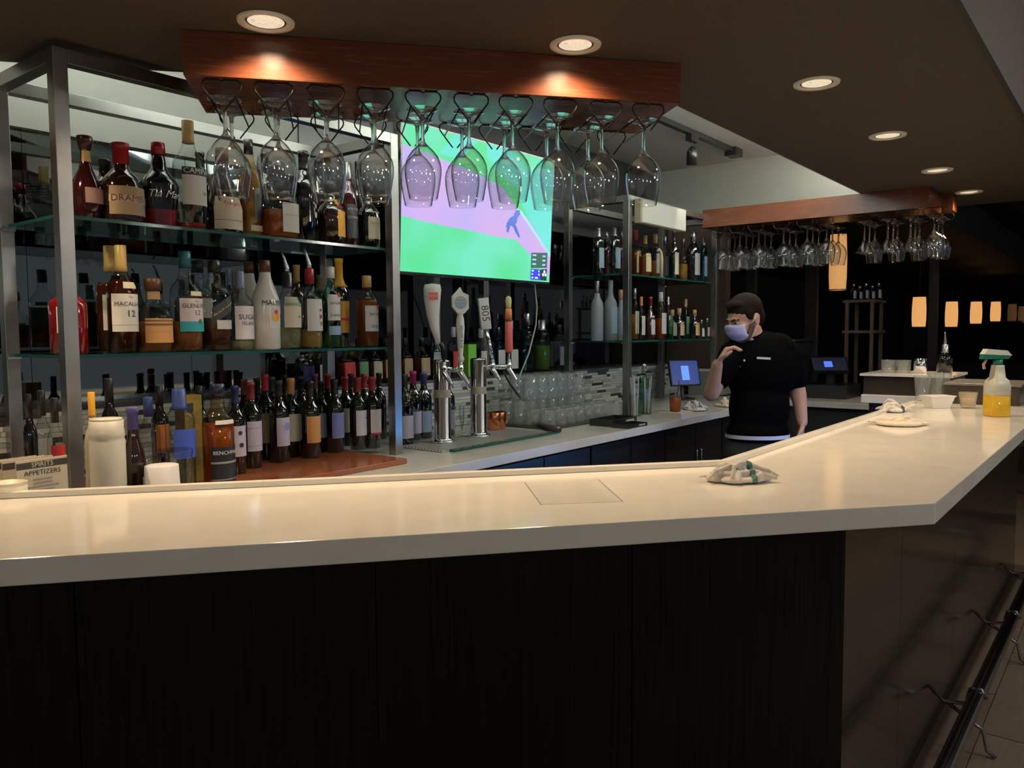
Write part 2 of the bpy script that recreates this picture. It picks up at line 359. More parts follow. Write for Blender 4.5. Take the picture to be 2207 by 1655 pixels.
# linear lamps added out of view behind the soffit edge, to brighten the white cove
def area(name, loc, sx, sy, energy, col, rot, parent=None):
    ld = bpy.data.lights.new(name, 'AREA'); ld.shape = 'RECTANGLE'; ld.size = sx; ld.size_y = sy; ld.energy = energy; ld.color = col
    lo = bpy.data.objects.new(name, ld); COL.objects.link(lo); lo.location = loc; lo.rotation_euler = rot
    if parent: lo.parent = parent
    return lo
cv = thing('added_cove_lamp', 'added linear lamp hidden along the inner side of the brown soffit', 'lamp', (3.9, 1.40, 2.42))
MB().box(-1.0, 1.60, -.022, .02, -.02, .0).build('housing', plain((.6, .6, .6), .5), cv)
MB().box(-.98, 1.58, -.010, .014, .0, .004).build('diffuser', glow('added_cove_diffuser', (1, .96, .86), 1.2), cv)
area('added_cove_light', (.30, .02, .02), 2.5, .03, 140, (.95, 1.0, .95), (math.radians(180 + 28), 0, 0), cv)

cv2 = thing('added_cove_lamp', 'added linear lamp hidden behind the soffit over the left shelving cabinet', 'lamp', P2(-.1, 2.721 + .032, 2.42), -B)  # second hidden lamp, added to brighten the upper left wall
MB().box(-.9, .9, -.020, .02, -.02, .0).build('housing', plain((.6, .6, .6), .5), cv2)
MB().box(-.88, .88, -.010, .014, .0, .004).build('diffuser', glow('added_cove_diffuser', (1, .96, .86), 1.2), cv2)
area('added_cove_light', (0, .02, .02), 1.7, .03, 48, (.95, 1.0, .95), (math.radians(180 + 28), 0, 0), cv2)
# ------------------------------------------------------------------ the bar
bar = thing('bar_counter', 'long L-shaped bar with white stone top and dark wood front', 'bar counter')
Cf, Cr = isect(OF, YF), isect(OR_, YR)
slab = [P2(-2.6, OF), Cf, Vector((5.62, YF, 0)), Vector((5.62, 1.285, 0)), Vector((4.93, 1.285, 0)), Vector((4.93, YR, 0)), Cr, P2(-2.6, OR_)]
bevel(MB().prism(slab, 1.022, ZF).build('countertop', QUARTZ, bar), .0025)
LW = .022
lip = [P2(-2.6, OR_ - LW), isect(OR_ - LW, YR - LW), Vector((4.93, YR - LW, 0)), Vector((4.93, YR, 0)), Cr, P2(-2.6, OR_)]
bevel(MB().prism(lip, ZF, ZF + .015).build('rear_lip', QUARTZ, bar), .002)
PO, PY = OF + .207, .55
# carcass and front panels
body = [P2(-2.6, PO + .012), isect(PO + .012, PY + .012), Vector((5.5, PY + .012, 0)), Vector((5.5, YR - .06, 0)), isect(OR_ - .06, YR - .06), P2(-2.6, OR_ - .06)]
MB().prism(body, 0, 1.0215).build('carcass', plain((.006, .005, .005), .5), bar)
pc = isect(PO, PY); sc_ = Vector(pc).dot(D2)
cuts = [-2.6, gn(165, 1400, PO).dot(D2), gn(812, 1400, PO).dot(D2), gn(1362, 1400, PO).dot(D2), sc_]
for i in range(4):
    a, b = cuts[i] + .0018, cuts[i + 1] - (.0018 if i < 3 else 0)
    MB().prism([P2(a, PO), P2(b, PO), P2(b, PO + .011), P2(a, PO + .011)], .0, 1.0215).build('front_panel', ESPRESSO, bar)
xs = [pc.x, 2.6, 3.5, 4.4, 5.5]
for i in range(4): MB().box(xs[i] + .0015, xs[i + 1] - .0015, PY, PY + .011, .0, 1.0215).build('side_panel', LAMINATE, bar)
MB().box(4.97, 5.5, .93, 1.25, 0, 1.021).build('return_carcass', plain((.006, .005, .005), .5), bar)
# foot rail
fr = thing('foot_rail', 'dark metal foot rail on curved brackets along the bar base', 'foot rail')
RY = PY - .15
MB().tube([(x, RY, .2) for x in (1.5, 2.5, 3.5, 4.5, 5.3)] + [(5.42, RY - .02, .2), (5.50, RY - .10, .2), (5.52, RY - .6, .2)], .0255, 16).build('rail', DARKCHROME, fr, True)
for bx in (2.15, 3.05, 4.0, 4.9):
    b_ = MB().tube([(bx, PY - .001, .20), (bx, PY - .05, .155), (bx, RY + .04, .165), (bx, RY, .173)], .007, 8)
    b_.tube([(bx, PY - .06, .155), (bx, RY - .02, .09), (bx, RY - .035, .02), (bx, RY - .06, .004)], .007, 8).tube([(bx, RY + .028, .185), (bx, RY + .02, .222), (bx, RY - .012, .228), (bx, RY - .03, .20)], .006, 8)
    b_.build('bracket', DARKCHROME, fr, True)
# far raised service ledge on the return
rl = thing('service_ledge', 'dark wood raised ledge with white top at the far bar end', 'ledge', (0, 0, 0))
MB().box(4.98, 5.40, .822, 1.285, ZF + .001, 1.178).build('ledge_body', noisy('walnut_veneer', (.020, .012, .008), (.045, .028, .018), scale=(40, 2, 40), sc=3, rough=.35), rl)
MB().box(4.95, 5.42, .812, 1.300, 1.1785, 1.192).build('ledge_top', QUARTZ, rl)

# ------------------------------------------------------------------ back counter and its cabinets
bc = thing('back_counter', 'grey-white stone counter of the back bar under the glass shelves', 'counter')
bevel(MB().box(-1.2, 5.75, 2.03, Y_RISER - .008, ZB - .04, ZB).build('countertop', QUARTZ2, bc), .002)
x = -.6
for i in range(8):
    t = thing('under_counter_cabinet', '%s dark cabinet from the left under the back counter' % ORD[i], 'cabinet', (x, 2.08, 0), 0, 'dark cabinets under the back counter')
    MB().box(.002, .766, .02, .70, .08, ZB - .041).build('body', plain((.007, .006, .006), .4), t)
    for k in (0, 1):
        d = MB().box(.006 + k * .381, .378 + k * .381, 0, .018, .10, ZB - .06).build('door', plain((.014, .011, .010), .3), t)
        hx = .35 if k == 0 else .41
        MB().tube([(hx, .0, .62), (hx, -.028, .62), (hx, -.028, .74), (hx, .0, .74)], .005, 6).build('handle', DARKCHROME, d, True)
    MB().box(.002, .766, .06, .70, 0, .078).build('toe_kick', BLACKPL, t)
    x += .77
wbd = tag(bevel(MB().box(1.03, 2.125, 2.19, 2.795, ZB + .0005, ZB + .020).build('serving_board', CHERRY2), .003), 'reddish wooden board under the wine bottles on the back counter', 'board')

# ------------------------------------------------------------------ steel and glass shelving cabinets
def shelving(x0, x1, label):
    t = thing('shelving_cabinet', label, 'cabinet', (0, 0, 0), 0, 'steel and glass shelving cabinets')
    y0, y1, zt, w = 2.38, 2.80, 2.245, .04
    zb = ZB + .0005
    for (xx, yy) in ((x0, y0), (x1 - w, y0), (x0, y1), (x1 - w, y1)):
        zz = zb
        bevel(MB().box(xx, xx + w, yy, yy + w, zz, zt).build('post', STEEL, t), .0015)
    for yy in (y0, y1): bevel(MB().box(x0 + w, x1 - w, yy, yy + w, zt - w, zt).build('top_rail', STEEL, t), .0015)
    for xx in (x0, x1 - w): bevel(MB().box(xx, xx + w, y0 + w, y1, zt - w, zt).build('side_rail', STEEL, t), .0015)
    for z in (1.392, 1.792):
        m = MB(); m.mi = 1; m.box(x0 + .012, x1 - .012, y0 + w + .002, y1 - .002, z - .010, z)
        for i in (0, 1): m.m[i] = 0
        m.build('glass_shelf', [G_SHELF, G_EDGE], t)
        for xx in (x0, x1 - w):
            for yy in (y0 + w, y1 - .012): MB().box(xx, xx + w, yy + .003, yy + .009, z - .017, z - .0105).build('shelf_pin', CHROME, t)
    return t
cab1 = shelving(.985, 2.285, 'steel-framed glass shelving cabinet left of the television')
cab2 = shelving(4.125, 5.395, 'steel-framed glass shelving cabinet right of the television')
# white box light on the second cabinet
p0, p1 = gy(1383, 450, 2.33), gy(1479, 470, 2.33)
lb_ = thing('white_sign_box', 'plain white rectangular box hung on the right shelving cabinet', 'box')
bevel(MB().box(p0.x, p1.x, 2.335, 2.378, 2.085, 2.225).build('housing', plain((.42, .36, .26), .5), lb_), .002)
MB().box(p0.x + .008, p1.x - .004, 2.330, 2.3345, 2.090, 2.220).build('front_plate', plain((.78, .77, .72), .5), lb_)

# ------------------------------------------------------------------ television
scr_c = [gy(*p, 2.5) for p in ((862, 262), (1190, 358), (856, 588), (1172, 608))]
tv = thing('television', 'wall-mounted flat television showing a baseball game', 'television', (2.395, 2.50, 1.712), 0)
TW, TH, TILT = 1.092, .628, math.radians(3.0)
tv.rotation_euler = (TILT, 0, 0)
GREEN1, GREEN2, MINT, LILAC, BLUEE = (.055, .52, .16), (.10, .62, .26), (.12, .70, .50), (.46, .30, .72), (.02, .06, .62)
def tvmat(name, c0, c1, sc, es=1.25):
    m, t, b = new_mat(name); setp(b, col=(.01, .01, .01), rough=.5, es=es, spec=.03)
    co = t.nodes.new('ShaderNodeTexCoord'); nz = t.nodes.new('ShaderNodeTexNoise'); nz.inputs['Scale'].default_value = sc; nz.inputs['Detail'].default_value = 1
    rp = t.nodes.new('ShaderNodeValToRGB'); rp.color_ramp.elements[0].color = (*c0, 1); rp.color_ramp.elements[1].color = (*c1, 1)
    rp.color_ramp.elements[0].position = .35; rp.color_ramp.elements[1].position = .65
    t.links.new(co.outputs['Object'], nz.inputs['Vector']); t.links.new(nz.outputs['Fac'], rp.inputs[0]); t.links.new(rp.outputs[0], b.inputs['Emission Color']); return m
TVM = [tvmat('screen_grass', (.075, .62, .22), (.14, .66, .44), 3.2), tvmat('screen_infield', (.44, .36, .74), (.56, .36, .68), 3), tvmat('screen_foul', (.11, .64, .52), (.15, .66, .62), 3),
       glow('screen_player', (.03, .12, .62), 1.1), glow('screen_score', (.02, .11, .10), 1.0), glow('screen_score_blue', (.01, .03, .80), 1.1), glow('screen_black', (.004, .006, .02), 1.0), glow('screen_white', (.7, .75, .85), 1.2), glow('screen_chalk', (.30, .62, .70), 1.2)]
bevel(MB().box(-.010, TW + .010, -.004, .045, -.014, TH + .010).build('casing', plain((.006, .006, .007), .25), tv), .003)
MB().box(.25, TW - .25, .046, .16, .12, TH - .12).build('wall_bracket', BLACKMETAL, tv)
MB().box(.38, TW - .38, .16, .52, .22, TH - .22).build('bracket_arm', BLACKMETAL, tv)
sm = MB()
def sp(poly, lay, mi):
    sm.mi = mi; n = len(poly); sm.add([(u * TW, -.0045 - lay * .0003, v * TH) for u, v in poly], [tuple(range(n))])
sp([(0, 0), (1, 0), (1, 1), (0, 1)], 0, 0)
sp([(0, .37), (.22, .345), (.42, .335), (.60, .32), (.72, .32), (.80, .25), (1.0, 0.06), (1, .40), (.93, .44), (.78, .52), (.70, .60), (.62, .70), (.45, .76), (.25, .80), (0, .845)], 1, 1)
sp([(.75, .62), (.82, .49), (1.0, .24), (1, .92), (.9, .93), (.78, .86)], 2, 2)
sp([(.72, .57), (.76, .55), (1.0, .24), (1.0, .20)], 3, 8)
sp([(.50, .90), (.62, .78), (.74, .72), (.75, .62), (.80, .88), (.66, 1.0), (.5, 1.0)], 2, 2)
sp([(.20, .84), (.34, .83), (.44, 1.0), (.30, 1.0)], 2, 2)
# player, bending forward
sp([(.645, .40), (.665, .425), (.70, .415), (.725, .45), (.73, .49), (.75, .52), (.745, .555), (.715, .545), (.70, .50), (.675, .48), (.655, .44)], 4, 3)
sp([(.69, .44), (.72, .43), (.755, .345), (.745, .335), (.715, .38)], 5, 3); sp([(.655, .43), (.68, .42), (.668, .365), (.652, .368)], 5, 3)
# score bug
sp([(.845, .105), (.975, .12), (.975, .245), (.845, .23)], 5, 4); sp([(.845, 0.012), (.925, .012), (.925, .10), (.845, .10)], 5, 5); sp([(.925, .012), (.975, .012), (.975, .112), (.925, .10)], 5, 6)
for (u, v) in ((.945, .06), (.955, .085), (.965, .06)): sp([(u - .010, v), (u, v - .018), (u + .010, v), (u, v + .018)], 6, 7)
for i in range(3):
    for (u, w_) in ((.855, .030), (.935, .025)): sp([(u, .205 - i * .036), (u + w_, .207 - i * .036), (u + w_, .221 - i * .036), (u, .219 - i * .036)], 6, 8)
for (u, v, w_) in ((.853, .078, .016), (.905, .078, .010), (.853, .050, .010), (.905, .050, .012), (.853, .022, .014), (.880, .022, .024)): sp([(u, v), (u + w_, v), (u + w_, v + .014), (u, v + .014)], 6, 7)
sm.build('screen', TVM, tv)
tvc = tag(MB().tube([gy(1152, 612, 2.58), gy(1157, 660, 2.6), gy(1155, 700, 2.62), gy(1140, 760, 2.64), gy(1122, 805, 2.66), gy(1110, 840, 2.68)], .004, 8).build('television_cable', plain((.55, .54, .50), .5), None, True), 'pale cable hanging below the television behind the beer taps', 'cable')
for k, px in enumerate((937, 1043)):
    p = gy(px, 690, 2.95); tag(MB().box(p.x - .022, p.x + .022, 2.93, 2.97, 1.2065, 1.95).build('mount_pole', STEEL), ('left' if k == 0 else 'right') + ' grey steel pole standing on the ledge below the television', 'pole', 'poles below the television')
# ================================================================== lettering
TEXTS = ['CAMPARI', 'DRAMBUIE', 'Tia Maria', 'The', 'MACALLAN', '12', 'GLENLIVET', 'SUGAR', 'ISLAND', 'MALIBU', 'BACARDI', 'SUPERIOR', 'GOLD', 'BLACK LABEL', 'Kahlua', 'SOUTHERN', 'COMFORT',
         'Hennessy', 'BENCHMARK', 'APPETIZERS', 'SPIRITS', '805', 'STELLA', 'BLUE MOON', 'Frangelico', 'DISARONNO']
tmesh = {}
_tmp = []
for s_ in TEXTS:
    cu = bpy.data.curves.new('lettering', 'FONT'); cu.body = s_; cu.align_x = 'CENTER'; cu.align_y = 'CENTER'; cu.resolution_u = 2
    if s_ in ('Tia Maria', 'Frangelico', 'Kahlua'): cu.shear = .35
    o = bpy.data.objects.new('lettering', cu); COL.objects.link(o); _tmp.append((s_, o))
bpy.context.view_layer.update(); dg = bpy.context.evaluated_depsgraph_get()
for s_, o in _tmp:
    me = bpy.data.meshes.new_from_object(o.evaluated_get(dg)); vs = [v.co.copy() for v in me.vertices]; fs = [tuple(p.vertices) for p in me.polygons]
    tmesh[s_] = (vs, fs, max(v.x for v in vs) - min(v.x for v in vs), max(v.y for v in vs) - min(v.y for v in vs))
    bpy.data.objects.remove(o); bpy.data.meshes.remove(me)
def text_flat(mb, s_, width, height, f):
    """add lettering to mb; f maps (x, y) on the label to a 3D point"""
    vs, fs, w, h = tmesh[s_]; k = min(width / w, height / h)
    mb.add([f(v.x * k, v.y * k) for v in vs], fs)

# ================================================================== bottles
SH = dict(
 wine=[(0, .86), (.008, 1), (.58, 1), (.63, .97), (.68, .82), (.72, .58), (.77, .42), (.82, .385), (.955, .37), (.958, .42), (1, .42)],
 spirit=[(0, .88), (.012, 1), (.56, 1), (.62, .96), (.67, .80), (.71, .56), (.76, .42), (.82, .37), (1, .37)],
 tall=[(0, .88), (.012, 1), (.62, 1), (.67, .95), (.71, .78), (.75, .52), (.80, .42), (1, .40)],
 round=[(0, .88), (.015, .97), (.05, 1), (.42, 1), (.50, .95), (.57, .80), (.63, .58), (.68, .40), (.74, .345), (.93, .345), (.93, .39), (1, .39)],
 tia=[(0, .74), (.02, .78), (.30, .92), (.48, 1), (.53, .97), (.58, .84), (.64, .58), (.70, .42), (.78, .37), (1, .33)],
 drop=[(0, .62), (.03, .70), (.18, .94), (.28, 1), (.38, .95), (.50, .72), (.60, .48), (.68, .33), (.76, .29), (.84, .29), (.845, .33), (.95, .44), (1, .46)],
 milk=[(0, .9), (.015, 1), (.50, 1), (.57, .96), (.64, .83), (.72, .62), (.80, .45), (.86, .40), (1, .36)],
 squat=[(0, .9), (.015, 1), (.48, 1), (.54, .97), (.60, .84), (.65, .56), (.69, .40), (.75, .37), (1, .37)],
 bell=[(0, .92), (.02, 1), (.30, 1), (.60, .62), (.68, .45), (.75, .36), (1, .33)],
 cyl=[(0, .9), (.02, 1), (.70, 1), (.75, .93), (.80, .62), (.84, .45), (1, .42)],
 beer=[(0, .88), (.015, 1), (.52, 1), (.60, .88), (.70, .58), (.80, .46), (.95, .42), (.95, .50), (1, .50)],
)
def clip(prof, z):
    out = []
    for i, (a, r) in enumerate(prof):
        if a <= z: out.append((a, r))
        else:
            a0, r0 = prof[i - 1]; out.append((z, r0 + (r - r0) * (z - a0) / max(a - a0, 1e-6))); break
    return out
def rad_at(prof, z):
    for i in range(1, len(prof)):
        if prof[i][0] >= z:
            (a0, r0), (a, r) = prof[i - 1], prof[i]; return r0 + (r - r0) * (z - a0) / max(a - a0, 1e-6)
    return prof[-1][1]
def make_bottle(name, label, loc, H, R, shape, glass, liq=None, cap=None, labels=(), yaw=0.0, p=2.0, group=None, pour=None, seg=24, cat='bottle'):
    t = thing(name, label, cat, loc, yaw, group); prof = SH[shape]; top = 1.0
    if cap: top = cap[1] + .012
    if glass is not None: MB().lathe([(z * H, r * R) for z, r in clip(prof, top)], seg, p).build('body', glass, t, True)
    if liq:
        lp = [(max(z * H, .006), max(r * R * .945, .001)) for z, r in clip(prof, liq[1])]
        MB().lathe(lp, seg, p).build('liquid', liq[0], t, True)
    if cap:
        cm, z0, grow = cap[:3]; pr = [(z0 * H, rad_at(prof, z0) * R * 1.06 * grow)]
        for z, r in prof:
            if z > z0 + .004: pr.append((z * H, r * R * 1.06 * grow))
        zt = pr[-1][0]; pr.append((zt + .0015, pr[-1][1] * .9))
        MB().lathe(pr, 16).build('cap', cm, t, True)
    if pour:
        z = H; MB().tube([(0, 0, z - .004), (0, 0, z + .018), (-.012, 0, z + .055), (-.022, 0, z + .075)], [.010, .009, .005, .0035], 8).build('pour_spout', pour, t, True)
    for lb in labels:
        z0, z1, ha, m = lb[:4]; a0 = math.radians(lb[4]) if len(lb) > 4 and lb[4] is not None else 0.0; extra = lb[5] if len(lb) > 5 else ()
        tilt = lb[6] if len(lb) > 6 else 0.0
        ha = math.radians(ha); mb = MB(); n = 12; zs = [z0 + (z1 - z0) * i / 3 for i in range(4)]
        def pt(a, zf, k=1.012):
            th = -math.pi / 2 + a + a0; zf2 = zf + tilt * a; r = rad_at(prof, zf2) * R * k * sup(th, p) + .0006 * (k - 1) * 80
            return (r * math.cos(th), r * math.sin(th), zf2 * H)
        vs = [pt(-ha + 2 * ha * i / n, z) for z in zs for i in range(n + 1)]
        mb.add(vs, [(j * (n + 1) + i, j * (n + 1) + i + 1, (j + 1) * (n + 1) + i + 1, (j + 1) * (n + 1) + i) for j in range(3) for i in range(n)])
        lo = mb.build('label', m, t, True)
        for e in extra:
            eb = MB()
            if e[0] == 'disc':
                _, aa, zf, rr, em = e; aa = math.radians(aa)
                vs = [pt(aa, zf, 1.03)] + [pt(aa + rr * math.cos(w) / R, zf + rr * math.sin(w) / H, 1.03) for w in [2 * math.pi * i / 20 for i in range(20)]]
                eb.add(vs, [(0, i + 1, (i + 1) % 20 + 1) for i in range(20)]); eb.build('emblem', em, lo)
            elif e[0] == 'band':
                _, b0, b1, em = e
                vs = [pt(-ha + 2 * ha * i / n, z, 1.022) for z in (b0, b1) for i in range(n + 1)]
                eb.add(vs, [(i, i + 1, n + 2 + i, n + 1 + i) for i in range(n)]); eb.build('label_band', em, lo)
            else:
                s_, zf, wf, hf, em = e
                text_flat(eb, s_, wf * 2 * ha * R, hf * H, lambda x, y: pt(x / (rad_at(prof, zf) * R), zf + y / H, 1.035)); eb.build('lettering', em, lo)
    return t
def bt(name, label, px, top, w, Y, zb, shape, glass, **k):
    """bottle standing on a surface at height zb, in the row at depth Y"""
    mid = gy(px, (top + 700) / 2 if zb > 1 else top + 90, Y); d = depth(mid); H = gy(px, top, Y).z - zb; R = w * .5 * d / F_PX
    return make_bottle(name, label, (mid.x, Y, zb), H, R, shape, glass, **k)
c3 = lambda r, g, b, ro=.45, **k: plain((r, g, b), ro, **k)
REDC = c3(.30, .012, .015, .3); GOLDC = c3(.55, .36, .12, .35); BLKC = c3(.01, .01, .011, .3); BRNC = c3(.10, .03, .014, .4); WHTC = c3(.75, .74, .72, .4)
TEALC = c3(.01, .10, .13, .3); BLUEC = c3(.03, .06, .22, .3); CORK = c3(.40, .24, .11, .7); SILV = plain((.6, .6, .6), .25, 1.0); PINKL = c3(.42, .24, .20, .5)
TAN = c3(.42, .29, .17, .6); ORNG = c3(.60, .30, .10, .6); YEL = c3(.85, .40, .03, .5); TEALL = c3(.03, .38, .42, .5); LAVLIT = c3(.55, .53, .70, .6); LBLU = c3(.30, .42, .62, .6)  # lavender for wine labels: bluish light on them put into the colour
REDL = c3(.50, .03, .03, .5); GRNL = c3(.10, .26, .12, .5); NAVY = c3(.015, .02, .10, .4); PURP = c3(.10, .09, .30, .4); MAG = c3(.50, .02, .16, .35); BRTGRN = c3(.16, .50, .05, .5)
U = 1.7925; L = 1.3925; W = ZB + .0205; K = 1.2065
# ---- upper shelf of the left cabinet
bt('liqueur_bottle', 'teardrop dark red bottle with flared cap beside the front steel post, upper shelf', 190, 296, 66, 2.52, U, 'drop', G_DKRED, cap=(c3(.05, .01, .012, .3), .845, 1.0), labels=[(.20, .38, 52, PINKL, 18), (.70, .83, 70, GOLDC)], yaw=.1)
bt('liqueur_bottle', 'round dark bottle with red cap and tan banner label, upper shelf', 266, 311, 86, 2.50, U, 'round', G_BROWN, cap=(REDC, .74, 1.02), labels=[(.09, .44, 68, TAN, 8, [('band', .245, .33, c3(.62, .48, .32)), ('DRAMBUIE', .288, .90, .085, c3(.16, .02, .015))])])
bt('liqueur_bottle', 'black bottle with red cap, red base and white script, upper shelf', 347, 310, 76, 2.50, U, 'tia', G_BLACK, cap=(REDC, .86, 1.02), labels=[(.02, .20, 120, G_RED), (.26, .50, 62, G_BLACK, 0, [('Tia Maria', .375, .95, .18, WHTC)])])
bt('spirit_bottle', 'tall clear bottle with gold foil neck and black banner, upper shelf', 411, 263, 62, 2.49, U, 'spirit', G_CLEAR, liq=(L_RED, .06), cap=(GOLDC, .80, 1.0), labels=[(.22, .56, 64, PAPER, 10, [('band', .49, .56, INK), ('CAMPARI', .525, .9, .05, WHTC), ('disc', 20, .33, .007, GREYINK)])], p=2.6)
bt('liqueur_bottle', 'brown bell-shaped bottle with wide cream label behind first hanging glass, upper shelf', 483, 322, 76, 2.50, U, 'bell', G_BROWN, cap=(BRNC, .82, 1.0), labels=[(.04, .42, 66, CREAM, 6, [('Frangelico', .34, .7, .06, REDL), ('band', .14, .15, GREYINK)])])
bt('liqueur_bottle', 'slim yellow-green bottle with ornate dark label, upper shelf', 540, 303, 44, 2.52, U, 'tall', G_WARM, liq=(L_GOLD, .70), cap=(BLKC, .86, 1.0), labels=[(.18, .50, 34, c3(.03, .025, .02), 25), (.06, .12, 50, CREAM, 20)], p=3)
bt('liqueur_bottle', 'square clear bottle with orange-red liqueur and pale label, upper shelf', 600, 352, 73, 2.49, U, 'squat', G_CLEAR, liq=(L_ORANGE, .37), cap=(BLKC, .80, 1.2), labels=[(.08, .46, 34, c3(.58, .56, .47), 14, [('DISARONNO', .30, .8, .03, GREYINK)])], p=4)
bt('liqueur_bottle', 'tall black bottle with small pink-topped label, upper shelf', 657, 328, 50, 2.50, U, 'wine', G_BLACK, cap=(BLKC, .80, 1.0), labels=[(.22, .44, 46, G_BLACK, 30, [('disc', 0, .40, .010, c3(.6, .25, .2)), ('disc', 0, .30, .011, PAPER)])])
bt('liqueur_bottle', 'dark brown bottle with bright yellow arched label, upper shelf', 715, 392, 58, 2.50, U, 'squat', G_BROWN, cap=(BLKC, .82, 1.1), labels=[(.12, .72, 32, YEL, 22, [('Kahlua', .60, .9, .12, REDL)])])
bt('whiskey_bottle', 'slim dark red bottle with black and white label, upper shelf', 753, 352, 36, 2.50, U, 'spirit', G_DKRED, cap=(SILV, .80, 1.0), labels=[(.10, .50, 64, INK, 12, [('SOUTHERN', .44, .9, .05, WHTC), ('COMFORT', .34, .9, .05, WHTC)])])
bt('cognac_bottle', 'dark rounded bottle with cream label beside the right steel post, upper shelf', 796, 396, 46, 2.50, U, 'squat', G_BLACK, cap=(BLKC, .80, 1.0), labels=[(.14, .56, 52, CREAM, 8, [('Hennessy', .38, .8, .10, GREYINK)])])
# back row, upper shelf
for px, top, w, lab, m in ((232, 345, 56, 'dark bottle behind the two leftmost bottles, upper shelf', G_BROWN), (436, 330, 44, 'black-necked bottle behind the clear bottle with gold neck, upper shelf', G_BLACK), (575, 330, 40, 'black bottle behind the square amber one, upper shelf', G_BLACK), (690, 345, 40, 'black bottle behind the yellow-labelled one, upper shelf', G_BLACK), (775, 350, 34, 'black bottle behind the last two bottles, upper shelf', G_BLACK)):
    bt('liqueur_bottle', lab, px, top, w, 2.66, U, 'wine', m, cap=(BLKC, .82, 1.0))
# ---- lower shelf of the left cabinet
bt('spirit_bottle', 'curvy red bottle half hidden by the front steel post, lower shelf', 146, 610, 74, 2.50, L, 'cyl', G_RED, cap=(REDC, .80, 1.0), labels=[(.30, .66, 30, PAPER, -28)])
bt('whisky_bottle', 'dark whisky bottle with white label, behind its twin, lower shelf', 238, 531, 58, 2.60, L, 'spirit', None, liq=(L_DARK, .66), cap=(GOLDC, .76, 1.0), labels=[(.21, .54, 66, PAPER, 8)])
bt('whisky_bottle', 'dark whisky bottle with white label and large 12 in front of its twin, lower shelf', 262, 530, 60, 2.49, L, 'spirit', G_WARM, liq=(L_DARK, .68), cap=(GOLDC, .76, 1.0), labels=[(.20, .55, 74, PAPER, 6, [('The', .52, .12, .022, INK), ('MACALLAN', .455, .80, .045, INK), ('12', .365, .26, .06, INK), ('band', .26, .263, GREYINK)]), (.60, .66, 30, CREAM, 10)])
bt('bourbon_bottle', 'squat clear bottle with orange label and cork stopper, lower shelf', 330, 601, 70, 2.49, L, 'squat', G_CLEAR, liq=(L_AMBER, .42), cap=(BRNC, .84, 1.25), labels=[(.13, .46, 62, ORNG, 8, [('band', .42, .437, c3(.16, .08, .03)), ('band', .365, .39, c3(.16, .08, .03)), ('band', .28, .284, TAN)]), (.72, .83, 90, CORK)], p=2.5)
bt('whisky_bottle', 'clear whisky bottle with pink-white and teal label, lower shelf', 400, 543, 66, 2.49, L, 'spirit', G_CLEAR, liq=(L_AMBER, .30), cap=(TEALC, .84, 1.0), labels=[(.20, .53, 62, c3(.66, .58, .60), 10, [('band', .20, .30, TEALL), ('disc', 12, .30, .008, c3(.10, .12, .08)), ('The', .50, .14, .022, INK), ('GLENLIVET', .455, .85, .045, INK), ('12', .385, .24, .05, INK)]), (.555, .60, 26, CREAM, 14)])
bt('whisky_bottle', 'square whisky bottle with slanted black label, lower shelf', 463, 562, 54, 2.49, L, 'tall', G_CLEAR, liq=(L_DARK, .33), cap=(BLKC, .87, 1.15), labels=[(.38, .56, 52, INK, 8, [('BLACK LABEL', .47, .86, .05, GOLDC)], .10), (.24, .34, 36, c3(.5, .48, .44), 10)], p=4)
bt('whisky_bottle', 'square black-capped whisky bottle behind the slanted-label one, lower shelf', 427, 562, 48, 2.61, L, 'tall', G_CLEAR, liq=(L_AMBER, .62), cap=(BLKC, .87, 1.15), labels=[(.36, .58, 40, PAPER, 20)], p=4)
bt('vodka_bottle', 'short clear bottle with white lettered label, lower shelf', 517, 586, 54, 2.48, L, 'spirit', G_CLEAR, liq=(L_PALE, .12), cap=(c3(.16, .20, .30, .3), .78, 1.0), labels=[(.14, .56, 66, c3(.66, .62, .66), 10, [('SUGAR', .42, .75, .08, INK), ('ISLAND', .34, .55, .05, INK)])])
bt('rum_bottle', 'opaque white bottle with brown cap and orange sun emblem, front of the pair, lower shelf', 572, 562, 59, 2.49, L, 'milk', G_WHITE, cap=(BRNC, .87, 1.0), labels=[(.40, .56, 52, G_WHITE, 2, [('MALIBU', .52, .95, .08, INK)]), (.24, .46, 30, G_WHITE, 8, [('disc', 0, .36, .015, YEL), ('disc', 0, .42, .008, REDL)])])
bt('rum_bottle', 'opaque white bottle with brown cap, rear of the pair, lower shelf', 538, 565, 52, 2.62, L, 'milk', G_WHITE, cap=(BRNC, .87, 1.0))
bt('tequila_bottle', 'clear bottle with cream label and black pour spout, lower shelf', 620, 588, 54, 2.49, L, 'spirit', G_CLEAR, liq=(L_PALE, .32), cap=(BLKC, .80, 1.0), labels=[(.28, .68, 62, CREAM, 10, [('band', .57, .60, c3(.25, .28, .18)), ('disc', 10, .42, .004, REDL)])], pour=SILV)
bt('rum_bottle', 'clear bottle with red neck and red-marked label, lower shelf', 668, 580, 50, 2.49, L, 'spirit', G_CLEAR, liq=(L_GOLD, .24), cap=(REDC, .82, 1.0), labels=[(.22, .62, 62, PAPER, 10, [('disc', 8, .48, .006, REDL), ('disc', 10, .40, .008, REDL), ('disc', 14, .31, .008, c3(.5, .14, .06))])], pour=SILV)
